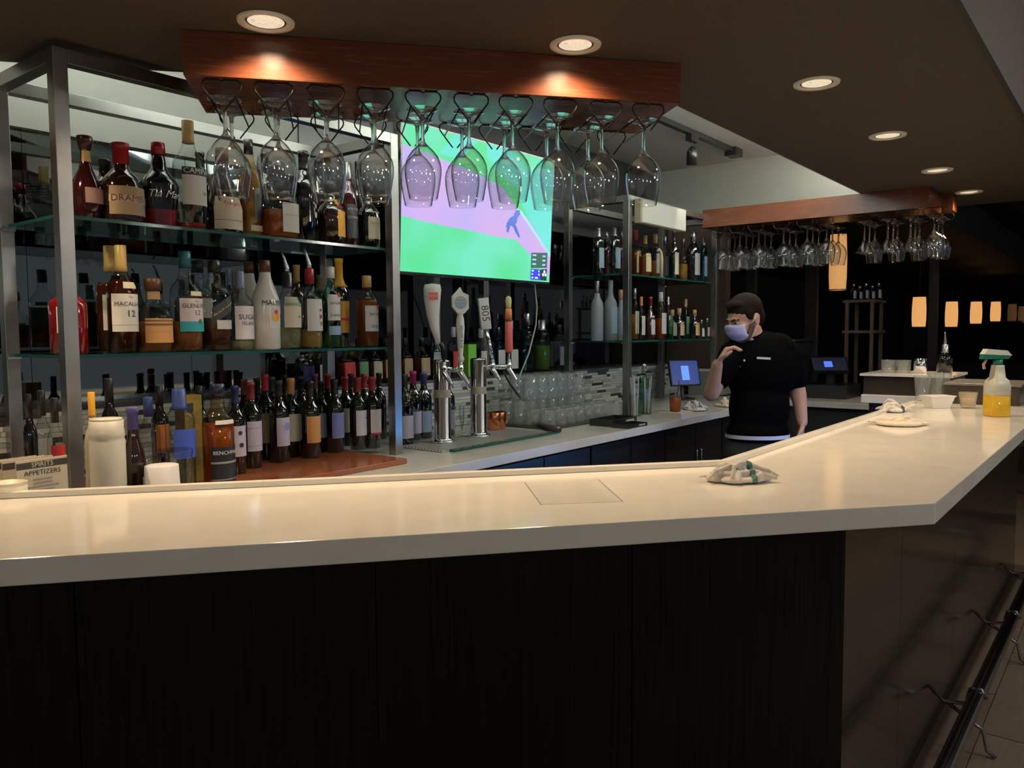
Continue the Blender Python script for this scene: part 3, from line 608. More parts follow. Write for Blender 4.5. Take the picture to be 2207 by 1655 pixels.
bt('rum_bottle', 'clear bottle with white cap, white label and red roundel, lower shelf', 713, 576, 38, 2.50, L, 'tall', G_GREEN, liq=(L_PALE, .2), cap=(WHTC, .86, 1.1), labels=[(.34, .66, 66, PAPER, 6, [('disc', 20, .655, .010, REDL), ('BACARDI', .55, .7, .04, INK), ('SUPERIOR', .40, .8, .03, INK)]), (.16, .27, 60, LBLU, 6)])
bt('liqueur_bottle', 'dark bottle with yellow neck foil and orange label, back of the lower shelf', 731, 558, 40, 2.60, L, 'wine', G_BLACK, cap=(YEL, .68, 1.05), labels=[(.16, .52, 56, c3(.6, .28, .05), 10, [('band', .30, .33, REDL)])])
bt('rum_bottle', 'amber rum bottle with white label and red roundel standing alone, lower shelf', 791, 595, 46, 2.50, L, 'tall', G_WARM, liq=(L_AMBER, .66), cap=(GOLDC, .84, 1.0), labels=[(.22, .58, 60, c3(.62, .60, .60), 8, [('disc', 22, .56, .011, REDL), ('BACARDI', .46, .6, .04, INK), ('GOLD', .29, .6, .04, INK)])])
for px, top, w, lab, m, c in ((482, 587, 24, 'thin clear bottle with black cap behind the white-lettered label bottle', G_CLEAR, BLKC), (494, 580, 20, 'thin blue-necked bottle behind the white-lettered label bottle', G_TEAL, LBLU), (507, 583, 30, 'tan-necked bottle behind the white-lettered label bottle', G_WARM, TAN), (640, 572, 34, 'dark bottle with gold capsule behind the cream-label bottle', G_BROWN, GOLDC), (690, 594, 32, 'olive glass bottle behind the red-necked bottle', G_GREEN, c3(.2, .2, .1))):
    bt('spirit_bottle', lab, px, top, w, 2.66, L, 'wine', m, cap=(c, .80, 1.0))
# ---- wine bottles on the wooden board
wl = [(508, 832, 40, 2.44, LAVLIT, NAVY, 'black-figured label, coloured as lavender-lit, beside the bourbon', -6), (542, 824, 42, 2.50, LAVLIT, c3(.16, .02, .03, .3), 'wide label coloured as lavender-lit, dark red capsule', 6), (573, 806, 40, 2.62, c3(.20, .18, .15, .6), c3(.36, .02, .03, .3), 'dull grey label, bright red capsule', 6),
      (602, 820, 42, 2.53, LAVLIT, BLKC, 'label coloured as lavender-lit, with blue square', 14), (628, 815, 40, 2.60, c3(.62, .64, .58, .6), ORNG, 'tall white label, orange capsule', 10), (669, 822, 42, 2.52, ORNG, BLKC, 'orange label', 6), (693, 822, 34, 2.62, LBLU, BLKC, 'pale blue label', 10),
      (722, 818, 38, 2.55, c3(.16, .20, .48, .6), BLKC, 'blue painted label', 6), (745, 812, 34, 2.66, CREAM, REDC, 'cream label, red capsule', 6), (772, 814, 36, 2.53, c3(.58, .60, .74, .6), c3(.2, .02, .03, .3), 'pale label with small dark crest', 10), (803, 812, 36, 2.51, c3(.66, .64, .66, .6), c3(.3, .02, .04, .3), 'red-footed white label beside the right post', 10)]
for i, (px, top, w, Y, lm, cm, d, a) in enumerate(wl):
    ex = [('band', .20, .225, REDL)] if i == 10 else ([('disc', 6, .33, .008, INK), ('disc', 0, .47, .007, INK)] if i == 0 else ([('band', .47, .475, GREYINK), ('band', .26, .265, GREYINK)] if i == 1 else ([('disc', 0, .44, .014, c3(.25, .30, .62))] if i == 3 else ([('disc', 14, .44, .004, INK)] if i == 9 else []))))
    g = bt('wine_bottle', 'dark wine bottle with ' + d + ', on the wooden board', px, top, w, Y, W, 'wine', G_WINEB, cap=(cm, .80, 1.0), labels=[(.20, .55, 64, lm, a, ex)], group='wine bottles on the wooden board')
for i, (px, top, w, Y, cm) in enumerate(((528, 818, 34, 2.70, c3(.12, .03, .02, .3)), (556, 815, 34, 2.72, BLKC), (588, 812, 34, 2.73, c3(.02, .08, .08, .3)), (615, 808, 34, 2.72, BLKC), (650, 812, 34, 2.70, BLKC), (680, 806, 34, 2.73, c3(.14, .03, .04, .3)), (708, 806, 34, 2.71, c3(.3, .02, .03, .3)), (758, 806, 32, 2.74, BLKC), (786, 806, 32, 2.70, c3(.4, .02, .03, .3)), (818, 804, 30, 2.70, BLKC))):
    bt('wine_bottle', 'plain dark wine bottle, %s from left in the back row on the wooden board' % ORD[i], px, top, w, Y, W, 'wine', G_WINEB, cap=(cm, .80, 1.0), group='wine bottles on the wooden board')
# right of the post, on the counter
for px, top, w, Y, lm, cm, d in ((872, 806, 38, 2.57, LAVLIT, BLKC, 'cream label coloured as lavender-lit, right of the steel post'), (891, 800, 34, 2.66, LAVLIT, MAG, 'magenta and blue capsule, between steel post and first beer tower'), (914, 802, 34, 2.66, LBLU, PURP, 'blue capsule, beside the first beer tower'), (962, 806, 38, 2.66, c3(.50, .55, .66, .6), REDC, 'red capsule, between the two beer towers')):
    t = bt('wine_bottle', 'dark wine bottle with ' + d, px, top, w, Y, ZB + .0005, 'wine', G_WINEB, cap=(cm, .82, 1.0), labels=[(.10, .42, 64, lm, 6)], group='wine bottles on the stone counter')
# ---- bottles on the mirror ledge
ld = [(655, 745, 40, NAVY, BLKC, 'navy blue label, far left of the ledge row', 'tall', G_BLACK), (690, 742, 24, PAPER, SILV, 'slim, silver cap, behind the steel rear post', 'tall', G_CLEAR), (744, 735, 34, REDL, BLKC, 'red label', 'squat', G_WARM), (776, 735, 28, GRNL, BLKC, 'green label', 'squat', G_WARM), (806, 735, 28, c3(.52, .50, .38), BLKC, 'pale green-white label', 'squat', G_WARM),
      (832, 730, 28, TAN, BLKC, 'tan arched label hidden by the steel post', 'squat', G_WARM), (872, 728, 28, TAN, BLKC, 'tan arched label, right of the steel post', 'squat', G_WARM), (908, 728, 30, TAN, BLKC, 'tan arched label, behind first beer tower', 'squat', G_WARM), (934, 706, 32, c3(.42, .48, .40), NAVY, 'blue bulb top behind the white tap handle', 'round', G_TEAL),
      (976, 705, 26, REDL, WHTC, 'red-marked label behind the second tap handle', 'tall', G_CLEAR), (1036, 708, 26, PAPER, WHTC, 'white label right of the green carton', 'tall', G_CLEAR), (1073, 706, 26, PAPER, BLKC, 'white label behind the coral tap handle', 'squat', G_CLEAR), (1100, 706, 28, PAPER, BLUEC, 'white and blue label right of the coral tap handle', 'squat', G_CLEAR),
      (1136, 676, 30, None, SILV, 'teal glass, silver stopper', 'tall', G_TEAL), (1168, 690, 36, None, SILV, 'yellow liqueur, left of the drinking glasses', 'cyl', G_GREEN), (1205, 700, 24, c3(.3, .3, .36), BLKC, 'grey label left of the second cabinet', 'tall', G_CLEAR)]
for px, top, w, lm, cm, d, shp, gm in ld:
    bt('ledge_bottle', 'bottle on mirror ledge with ' + d, px, top, w, 2.945, K, shp, gm, cap=(cm, .80, 1.05), labels=[(.10, .52, 54, lm, 8)] if lm else (), liq=((L_AMBER, .5) if gm == G_WARM else ((L_GOLD, .5) if 'yellow liqueur' in d else None)), group='bottles on the mirror ledge', p=4 if shp == 'squat' else 2.0)
p = gy(1011, 780, 2.90); pz = gy(1011, 742, 2.90).z
gc = thing('carton', 'bright green carton on the mirror ledge between the tap towers', 'carton', (p.x, 2.905, K))
MB().box(-.034, .034, -.03, .03, 0, pz - K).build('body', BRTGRN, gc); MB().box(-.034, .034, -.0305, -.03, .0, .012).build('foot_band', GRNL, gc)
# ---- second cabinet
def row(cabname, items, zb, group):
    for (px, top, w, Y, shp, gm, cm, lm, li, d) in items:
        bt('spirit_bottle', d, px, top, w, Y, zb, shp, gm, cap=(cm, .80, 1.0) if cm else None, labels=[(.12, .56, 60, lm, 10)] if lm else (), liq=li, group=group, seg=18)
BL2 = c3(.06, .10, .28, .4); GB = c3(.22, .34, .42, .5)  # grey-blue puts blue light into two cylinder labels; also a blue mark
row('c2', [(1290, 492, 24, 2.56, 'cyl', G_BLACK, SILV, GB, None, 'bottle with tall label coloured as blue-lit, leftmost on the right upper shelf'), (1308, 500, 18, 2.66, 'tall', G_DKRED, SILV, None, None, 'thin dark red bottle between two bottles coloured as blue-lit, right upper shelf'), (1325, 490, 24, 2.52, 'cyl', G_BLACK, SILV, GB, None, 'bottle with tall label coloured as blue-lit, beside the near post, right upper shelf'), (1341, 500, 18, 2.62, 'tall', G_DKRED, SILV, None, None, 'thin dark red bottle touching the near post, right upper shelf'),
            (1370, 496, 24, 2.62, 'squat', G_WARM, c3(.5, .05, .03, .3), c3(.72, .60, .34), (L_AMBER, .6), 'red-capped bottle with cream label, right upper shelf'), (1390, 508, 26, 2.50, 'squat', G_WARM, CORK, c3(.72, .62, .36), (L_AMBER, .5), 'squat amber bottle with yellow-cream label, right upper shelf'), (1412, 505, 26, 2.54, 'squat', G_CLEAR, CORK, PAPER, (L_AMBER, .4), 'squat clear bottle with amber spirit, right upper shelf'),
            (1433, 510, 16, 2.62, 'tall', G_CLEAR, SILV, LBLU, None, 'slim clear bottle behind the cane-shaped bottle, right upper shelf'), (1452, 498, 21, 2.54, 'wine', G_BLACK, BLKC, c3(.66, .62, .48), None, 'black bottle with cream label, right upper shelf'), (1472, 515, 20, 2.52, 'squat', G_WARM, BLKC, None, (L_GOLD, .4), 'short gold bottle beyond the black one, right upper shelf'), (1494, 500, 28, 2.47, 'tall', G_BLACK, SILV, c3(.42, .44, .42), None, 'dark bottle with grey hexagonal label, right upper shelf'), (1516, 510, 16, 2.445, 'cyl', G_TEAL, SILV, LBLU, None, 'slim blue bottle beside the far post, right upper shelf')], U, 'bottles on the upper shelf of the right cabinet')
row('c2', [(1287, 606, 27, 2.56, 'spirit', G_FROST, BLKC, None, None, 'frosted white bottle, leftmost on the right lower shelf'), (1316, 604, 28, 2.54, 'spirit', G_FROST, None, GB, None, 'frosted bottle with blue mark, second on the right lower shelf'), (1338, 625, 26, 2.52, 'squat', G_FROST, CORK, LBLU, None, 'frosted bottle with cork beside the near post, right lower shelf'), (1368, 622, 18, 2.60, 'tall', G_WARM, SILV, CREAM, (L_GOLD, .5), 'slim gold bottle right of the near post, right lower shelf'),
            (1382, 640, 17, 2.50, 'spirit', G_CLEAR, c3(.5, .14, .08, .3), PAPER, None, 'clear bottle with tall white label, right lower shelf'), (1402, 640, 20, 2.54, 'round', G_DKRED, REDC, WHTC, None, 'dark red bottle with white strip label, right lower shelf'), (1424, 630, 24, 2.54, 'tall', G_WARM, WHTC, PAPER, (L_ORANGE, .45), 'amber bottle with white cap and cream label, right lower shelf'), (1440, 640, 18, 2.60, 'spirit', G_CLEAR, SILV, PAPER, None, 'clear bottle with silver cap, right lower shelf'),
            (1449, 668, 20, 2.50, 'squat', G_GREEN, CORK, c3(.2, .22, .15), None, 'squat olive bottle, right lower shelf'), (1464, 665, 22, 2.50, 'squat', G_BLACK, CORK, c3(.55, .36, .20), None, 'dark round bottle with tan oval label, right lower shelf'), (1478, 645, 16, 2.54, 'spirit', G_GREEN, c3(.4, .2, .14, .4), c3(.20, .40, .30), None, 'green bottle with green label, right lower shelf'), (1497, 668, 22, 2.46, 'squat', G_BLACK, CORK, c3(.60, .36, .12), None, 'dark round bottle with orange oval label, right lower shelf'), (1512, 690, 13, 2.45, 'squat', G_CLEAR, SILV, PAPER, None, 'small clear bottle near the far post, right lower shelf'), (1524, 686, 12, 2.44, 'squat', G_CLEAR, SILV, c3(.5, .3, .25), None, 'small pink-labelled bottle beside the far post, right lower shelf')], L, 'bottles on the lower shelf of the right cabinet')
pc_ = gy(1424, 580, 2.48)
tag(MB().tube([(pc_.x, 2.475, U + .0095), (pc_.x, 2.475, U + .13), (pc_.x - .008, 2.475, U + .165), (pc_.x - .035, 2.475, U + .185), (pc_.x - .06, 2.475, U + .17)], [.012, .012, .010, .008, .006], 10).ball((pc_.x, 2.475, U + .006), (.014, .014, .006)).build('cane_bottle', c3(.66, .52, .34, .4), None, True), 'cream cane-shaped bottle with hooked neck, right upper shelf', 'bottle')
# ================================================================== hanging glass racks
kz = lambda prof: [(z * KS, r * KS) for z, r in prof]
WG = [(0, .0365), (.0015, .037), (.004, .030), (.008, .012), (.014, .0055), (.030, .0042), (.066, .0042), (.076, .0060), (.084, .0125), (.096, .025), (.110, .0355), (.124, .0415), (.138, .0435), (.155, .0428), (.175, .0398), (.195, .0360), (.207, .0335), (.2078, .0328)]; WG = kz(WG)
def shell(prof, zb, th=.0011):
    inner = [(z, max(r - th, .0004)) for z, r in prof if z > zb][::-1]
    return [(0, .0004)] + list(prof) + inner + [(zb, .0004)]
def stemware(name, prof, zb, seg):
    m = MB().lathe(shell(prof, zb), seg, caps=False); m.m = [1 if max(m.v[i][2] for i in f) < zb * 1.04 else 0 for f in m.f]; return m.mesh(name, [G_WINE, G_STEM], True)
wg_me = stemware('wine_glass', WG, .0835 * KS, 32)
MG = [(0, .034), (.0015, .035), (.005, .020), (.010, .006), (.03, .0042), (.085, .0042), (.092, .007), (.12, .025), (.15, .0405), (.152, .0400)]; MG = kz(MG)
mg_me = stemware('cocktail_glass', MG, .094 * KS, 28)
WG2 = [(z * .92, r * .95) for z, r in WG]; wg2_me = stemware('small_wine_glass', WG2, .0775 * KS, 24)
def hook_shape(d0, d1):   # one wire loop in front, one behind, two runners between
    pts = [(-.006, -.064), (-.039, -.021), (-.041, -.013), (-.038, -.005), (-.031, -.001), (-.006, -.001), (0, -.004), (.006, -.001), (.031, -.001), (.038, -.005), (.041, -.013), (.039, -.021), (.006, -.064)]
    pts = [(x * KS, z * KS) for x, z in pts]; d0 *= KS; d1 *= KS
    m = MB(); m.tube([(x, d0, z) for x, z in pts], .0023, 6); m.tube([(x, d1, z) for x, z in pts], .0023, 6)
    for s_ in (-1, 1): m.tube([(s_ * .028 * KS, d0, -.0353 * KS), (s_ * .028 * KS, d1, -.0353 * KS)], .0023, 6)
    return m
hook_me = hook_shape(.016, .285).mesh('wire_hanger', WIRE, True)
ZR = EYE + .554 * KS
rk = thing('wooden_glass_rack', 'reddish wooden ceiling rack of wine glasses over the near bar', 'glass rack', P2(0, 1.857 * KS, 0), -B)
bevel(MB().box(-.312 * KS, .831 * KS, 0, .305 * KS, ZR, ZC - .0005).build('rack_box', CHERRY, rk), .0015)
RS = [-.236, -.127, -.015, .094, .203, .315, .422, .53, .644, .753]
for s_ in RS: link('wire_hanger', hook_me, rk, (s_ * KS, 0, ZR - .0005))
ZFOOT = ZR - .0326 * KS
for i, s_ in enumerate(RS):
    for k, o in enumerate((1.857 + .052, 1.857 + .152)):
        if k == 1 and i == 9: continue
        q = P2(s_ * KS + random.uniform(-.003, .003), o * KS + random.uniform(-.004, .004), ZFOOT)
        g = link('wine_glass', wg_me, None, q, (math.pi, 0, random.random() * 6))
        tag(g, 'wine glass hanging %s from left in the %s row of the near wooden rack' % (ORD[i], 'front' if k == 0 else 'rear'), 'wine glass', 'wine glasses in the near rack')
# far rack
p = gz(1507, 452, ZC)
rk2 = thing('wooden_glass_rack', 'reddish wooden rack of glasses over the far bar end', 'glass rack', (4.075 * KS, 0, 0), 0)
m = MB().box(0, .36, .785 * KS, 1.895 * KS, ZR, ZC - .0005); bevel(m.build('rack_box', CHERRYY, rk2), .0015)
MB().box(.36, .50, .93, 1.08, ZR + .02, ZC - .0005).build('end_block', CHERRY, rk2)
hook2 = hook_shape(.01, .285).mesh('wire_hanger', WIRE, True)
HP = [1567, 1606, 1646, 1700, 1750, 1792, 1872, 1922, 1970, 2020]
for i, px in enumerate(HP):
    y = gx(px, 520, 4.20 * KS).y
    link('wire_hanger', hook2, rk2, (0, y, ZR - .0005), (0, 0, -math.pi / 2))
    kind = 'stemmed cocktail glass' if 6 <= i <= 8 else 'wine glass'
    for k in range(3):
        me = mg_me if (6 <= i <= 8 and k < 2) else wg2_me
        g = link('cocktail_glass' if me == mg_me else 'wine_glass', me, None, (4.075 * KS + .065 + k * .116, y + random.uniform(-.002, .002), ZFOOT), (math.pi, 0, random.random() * 6))
        tag(g, '%s on the %s hanger from left in the far rack, %s in depth' % ('cocktail glass' if me == mg_me else 'wine glass', ORD[i], ORD[k]), 'cocktail glass' if me == mg_me else 'wine glass', 'glasses in the far rack')
# ================================================================== track light in the white cove
tr = thing('track_light', 'black ceiling track with spot head in the white cove', 'track light', (0, 0, 0))
ty = 2.24
MB().box(.6, 5.30, ty - .018, ty + .018, ZTOP - .032, ZTOP - .0005).build('track', BLACKMETAL, tr)
MB().box(5.24, 5.36, ty - .04, ty + .04, ZTOP - .055, ZTOP - .0005).build('feed_box', BLACKMETAL, tr)
def head(x, aim, energy, col=(1.0, .93, .82), size=50):
    h = MB().box(x - .05, x + .05, ty - .02, ty + .02, ZTOP - .07, ZTOP - .031)
    h.tube([(x, ty, ZTOP - .07), (x, ty, ZTOP - .12)], .004, 6)
    h.build('adapter', BLACKMETAL, tr)
    piv = Vector((x, ty, ZTOP - .155)); q = Vector(aim).to_track_quat('-Z', 'Y')
    hd = MB().lathe([(-.055, .030), (-.055, .034), (.02, .033), (.045, .022), (.055, .010)], 20, caps=False); hd.lathe([(-.050, .031), (-.049, .0005)], 20, caps=False)
    me = hd.mesh('spot_head', BLACKMETAL, True); link('spot_head', me, tr, piv, q.to_euler())
    MB().tube([(-.038, 0, .0), (-.04, 0, .03), (-.02, 0, .045), (.02, 0, .045), (.04, 0, .03), (.038, 0, 0)], .003, 6).build('yoke', BLACKMETAL, tr, True, piv)
    ldm = bpy.data.lights.new('spot_lamp', 'SPOT'); ldm.energy = energy; ldm.color = col; ldm.spot_size = math.radians(size); ldm.spot_blend = .6; ldm.shadow_soft_size = .03
    lo = bpy.data.objects.new('spot_lamp', ldm); COL.objects.link(lo); lo.parent = tr; lo.location = piv + Vector(aim).normalized() * .06; lo.rotation_euler = q.to_euler()
head(4.66, (.25, .15, -1), 6)
# ================================================================== beer towers and taps
def tower(px, py, name):
    b = gz(px, py, ZB); b = Vector((b.x, 2.45, ZB + .010)); t = thing('beer_tower', name, 'beer tap', b, 0, 'chrome beer towers')
    MB().lathe([(0, .055), (.006, .055), (.008, .046), (.02, .038), (.36, .038), (.368, .033), (.37, .001)], 32).build('column', CHROME, t, True)
    MB().lathe([(.20, .0386), (.235, .0386)], 32, caps=False).build('badge_band', plain((.45, .40, .33), .4), t, True)
    return t, b
tw1, b1 = tower(940, 955, 'left chrome beer tower with two white tap handles'); tw2, b2 = tower(1045, 945, 'right chrome beer tower with a numbered and a coral tap handle')
tag(tw1, None, None)
def faucet(t, b, px, py, y):
    q = gy(px, py, y); l = q - b
    m = MB().tube([(0, -.03, .325), (l.x * .5, (l.y - .03) * .5, .326), (l.x, l.y, .33)], .011, 10).tube([(l.x, l.y, .35), (l.x, l.y, .315), (l.x + .012, l.y - .03, .27), (l.x + .014, l.y - .035, .235)], [.012, .014, .009, .008], 10).ball((l.x, l.y, .352), .012, 10, 6)
    m.build('faucet', CHROME, t, True); return l
def handle(t, l, mb, mats, tilt, n='tap_handle'): return mb.build(n, mats, t, True, (l.x, l.y, .36), (0, tilt[1], -.62))
# white flared handle
l = faucet(tw1, b1, 957, 790, 2.38)
h = MB(); h.tube([(0, 0, 0), (-.004, 0, .05), (-.01, 0, .085)], [.006, .009, .012], 12); hb = handle(tw1, l, h, [BLACKMETAL], (0, 0, 0), 'handle_shaft')
prof = [(.08, .010), (.14, .019), (.20, .027), (.27, .036), (.315, .039), (.335, .034), (.340, .0)]
h = MB().lathe(prof, 20, ex=.65); h.v = [(x - .13 * z - .02 * math.sin(z * 9), y, z) for x, y, z in h.v]
hw = handle(tw1, l, h, [WHTC], (0, 0, 0)); hm = MB(); w_ = .02
f_ = lambda x, y: (x - .13 * (.285 + y) - .02 * math.sin((.285 + y) * 9), -.0262 - .0, .285 + y)
hm.add([f_(-w_, -.016), f_(w_, -.016), f_(w_, .016), f_(-w_, .016)], [(0, 1, 2, 3)]); sg = hm.build('badge', c3(.62, .12, .08), hw, False)
lt_ = MB(); text_flat(lt_, 'STELLA', .034, .010, lambda x, y: (f_(x, y)[0], -.0268, f_(x, y)[2])); lt_.build('lettering', WHTC, hw)
# white hexagon handle
l = faucet(tw1, b1, 993, 788, 2.33)
h = MB().lathe([(.0, .010), (.012, .017), (.03, .010), (.06, .013), (.15, .019), (.19, .016), (.205, .012), (.215, .018)], 16)
hx = handle(tw1, l, h, [WHTC], (0, 0, 0))
hexp = [(-.036, .022), (-.036, -.022), (-.012, -.052), (.016, -.052), (.036, -.03), (.036, .028), (.010, .040), (.0, .062), (-.016, .044)]
bd = MB(); n_ = len(hexp); bd.add([(x, -.012, .262 + z) for x, z in hexp] + [(x, .012, .262 + z) for x, z in hexp], [tuple(range(n_)), tuple(range(2 * n_ - 1, n_ - 1, -1))] + [(i, n_ + i, n_ + (i + 1) % n_, (i + 1) % n_) for i in range(n_)])
bdo = bd.build('hexagon_head', WHTC, hx)
dk = MB(); dk.add([(0, -.0128, .258)] + [(.028 * math.cos(a), -.0128, .258 + .028 * math.sin(a)) for a in [2 * math.pi * i / 24 for i in range(24)]], [(0, i + 1, (i + 1) % 24 + 1) for i in range(24)])
dk.build('badge', noisy('blue_badge', (.10, .22, .40), (.45, .50, .40), scale=(1, 1, 40), sc=1.2, rough=.3), hx)
bl = MB(); text_flat(bl, 'BLUE MOON', .050, .010, lambda x, y: (x, -.0134, .262 + y)); bl.build('lettering', c3(.75, .70, .45), hx)
vl = MB(); text_flat(vl, 'BLUE MOON', .12, .012, lambda x, y: (y, -.0195, .11 + x)); vl.build('vertical_lettering', INK, hx)
# numbered handle
l = faucet(tw2, b2, 1062, 790, 2.38)
h = MB().tube([(0, 0, 0), (-.006, 0, .06), (-.016, 0, .15)], [.007, .010, .008], 12); hn = handle(tw2, l, h, [CHROME], (0, -.10, 0), 'handle_shaft')
bx = MB().box(-.040, .008, -.012, .012, .145, .29); bo = bevel(handle(tw2, l, bx, [plain((.62, .62, .62), .35)], (0, -.10, 0)), .002)
nm = MB(); text_flat(nm, '805', .125, .036, lambda x, y: (-.016 + y, -.0125, .218 - x)); nm.build('lettering', INK, bo)
# coral handle
l = faucet(tw2, b2, 1097, 790, 2.33)
h = MB(); h.lathe([(.0, .006), (.035, .006)], 12); hc = handle(tw2, l, h, [CHROME], (0, 0, 0), 'handle_shaft')
h = MB(); h.lathe([(.035, .015), (.04, .019), (.175, .0175), (.18, .016)], 16); h.mi = 1; h.lathe([(.18, .0185), (.186, .0185)], 16); h.mi = 2; h.lathe([(.186, .016), (.235, .015), (.237, .013)], 16); h.mi = 3; h.lathe([(.237, .012), (.25, .013), (.275, .015), (.29, .012), (.297, .004)], 16)
handle(tw2, l, h, [c3(.75, .15, .13, .4), BLKC, c3(.75, .24, .10, .4), c3(.62, .55, .25, .35)], (0, 0, 0))
# black hoses hanging from the taps
tag(MB().tube([gy(1085, 800, 2.36), gy(1100, 828, 2.34), gy(1112, 845, 2.33), gy(1122, 858, 2.32)], .006, 8).build('tap_hose', BLKC, None, True), 'thin black hose end below the coral tap', 'hose')
# drip tray: steel pan with slats and a green glass rim
q1, q2 = gz(895, 960, ZB), gz(1150, 935, ZB)
dt = thing('drip_tray', 'low steel drip tray with green glass edge under the beer towers', 'drip tray', (0, 0, 0))
bevel(MB().box(2.40, 3.16, 2.27, 2.53, ZB + .0005, ZB + .0045).build('pan', STEEL2, dt), .002)
for i in range(13): MB().box(2.41, 3.15, 2.275 + i * .0195, 2.283 + i * .0195, ZB + .0046, ZB + .0096).build('slat', STEEL2, dt)
MB().box(2.44, 3.20, 2.235, 2.262, ZB + .0005, ZB + .010).build('glass_rim', [G_EDGE], dt)
# ================================================================== things on the back counter
mugp = [(0, .030), (.004, .034), (.006, .030), (.008, .012), (.015, .012), (.022, .030), (.06, .037), (.12, .040), (.14, .0395)]
for k, (px, py) in enumerate(((983, 945), (1008, 940))):
    q = gz(px, py, ZB); t = tag(MB().lathe([(z, r) for z, r in mugp], 24, caps=False).build('beer_glass', G_CLEAR, None, True, (q.x, q.y + .0, ZB + (.0105 if q.y < 2.535 else .0008))), 'clear footed beer glass %s between the chrome towers' % ('nearest the left one' if k == 0 else 'nearest the right one'), 'glass')
for k, px in enumerate((1070, 1100)):
    q = gz(px, 926, ZB); t = thing('copper_mug', 'copper mug right of the second beer tower, %s of two' % ('left' if k == 0 else 'right'), 'mug', (q.x, 2.60, ZB + .0008), 0, 'copper mugs')
    MB().lathe([(0, .030), (.003, .034), (.085, .038), (.088, .036), (.01, .031), (.008, .001)], 24).build('cup', plain((.50, .17, .08), .22, 1.0), t, True)
    MB().tube([(.036, 0, .075), (.062, 0, .07), (.066, 0, .045), (.060, 0, .022), (.036, 0, .018)], .004, 8).build('handle', plain((.45, .22, .10), .3, 1.0), t, True)
q = gz(1150, 918, ZB); q2 = gz(1204, 934, ZB)
ms = thing('muddler', 'dark wooden muddler lying on the back counter', 'muddler', (0, 0, ZB))
MB().tube([(q.x, q.y, .016), (q.x * .5 + q2.x * .5, q.y * .5 + q2.y * .5, .017), (q2.x, q2.y, .018)], [.011, .014, .017], 12).build('shaft', c3(.03, .014, .010, .4), ms, True)
MB().ball((q.x, q.y, .016), .0145, 10, 7).build('knob', c3(.02, .010, .008, .4), ms, True)
# upturned tumblers, two layers on a mat
tumb = [(0, .0385), (.002, .0395), (.02, .0385), (.12, .032), (.127, .029), (.127, .001)]
tmb = MB().lathe(tumb, 20, caps=False).mesh('tumbler', G_TUMB, True)
rocks = MB().lathe([(0, .040), (.002, .041), (.085, .036), (.09, .030), (.09, .001)], 20, caps=False).mesh('tumbler', G_TUMB, True)
mt = tag(MB().box(3.28, 4.10, 2.34, 2.84, ZB + .0005, ZB + .005).build('bar_mat', RUBBER), 'black rubber mat under the upturned tumblers', 'mat')
n = 0
for r in range(5):
    for c in range(8):
        x, y = 3.34 + c * .093, 2.40 + r * .090
        if x > 4.04: continue
        me = rocks if r < 2 else tmb
        zz = ZB + .0055
        g = link('tumbler', me, None, (x + random.uniform(-.003, .003), y, zz), (0, 0, random.random()))
        tag(g, 'upturned tumbler standing on the black mat, %s row, %s from left' % (ORD[r], ORD[c]), 'glass', 'upturned tumblers on the mat')
        if r >= 2 and c in (1, 2, 3, 4, 5, 6):
            g2 = link('tumbler', me, None, (x, y, zz + .1285), (0, 0, random.random()))
            tag(g2, 'upturned tumbler stacked on another, %s row of the mat, %s from left' % (ORD[r], ORD[c]), 'glass', 'upturned tumblers on the mat')
# black condiment trays
for k, (px, py, sx, sy, hh) in enumerate(((1300, 912, .26, .14, .035), (1340, 918, .20, .10, .018))):
    q = gz(px, py, ZB); t = thing('serving_tray', 'black plastic tray in front of the tumblers, ' + ('taller rear one' if k == 0 else 'lower front one'), 'tray', (q.x, 2.225 + (0 if k == 0 else -.13), ZB + .0006))
    MB().box(-sx / 2, sx / 2, -sy / 2, sy / 2, 0, .004).box(-sx / 2, sx / 2, -sy / 2, -sy / 2 + .006, .004, hh).box(-sx / 2, sx / 2, sy / 2 - .006, sy / 2, .004, hh).box(-sx / 2, -sx / 2 + .006, -sy / 2 + .006, sy / 2 - .006, .004, hh).box(sx / 2 - .006, sx / 2, -sy / 2 + .006, sy / 2 - .006, .004, hh).build('tray_body', BLKC, t)
    MB().box(sx * .05, sx * .38, -sy / 2 - .0008, -sy / 2 - .0002, hh * .35, hh * .75).build('label_strip', c3(.4, .4, .4), t)
# straws in glasses
for k, (px, py) in enumerate(((1378, 897), (1398, 893))):
    q = gz(px, py, ZB); t = thing('straw_glass', 'clear glass of upright white straws, %s of two' % ('left' if k == 0 else 'right'), 'straw holder', (q.x, 2.33, ZB + .0006), 0, 'glasses of straws')
    MB().lathe([(0, .03), (.003, .034), (.13, .038)], 20, caps=False).lathe([(.001, .033), (.003, .001)], 20, caps=False).build('glass', G_CLEAR, t, True)
    for i in range(8):
        a = random.random() * 6.28; d = Vector((math.cos(a), math.sin(a), 0)); MB().tube([d * .015 + Vector((0, 0, .004)), d * .033 + Vector((0, 0, .205 + random.random() * .03))], .003, 6).build('straw', c3(.62, .62, .68, .4), t)
q = gz(1417, 893, ZB)
make_bottle('spirit_bottle', 'pale green bottle between straws and cocktail on the counter', (q.x, 2.36, ZB + .0006), .30, .036, 'tall', G_GREEN, cap=(SILV, .86, 1.0), labels=[(.12, .50, 60, c3(.2, .24, .30), 0)])
q = gz(1450, 888, ZB); t = thing('cocktail', 'amber cocktail in a tall glass on a napkin', 'drink', (q.x, 2.24, ZB + .0055))
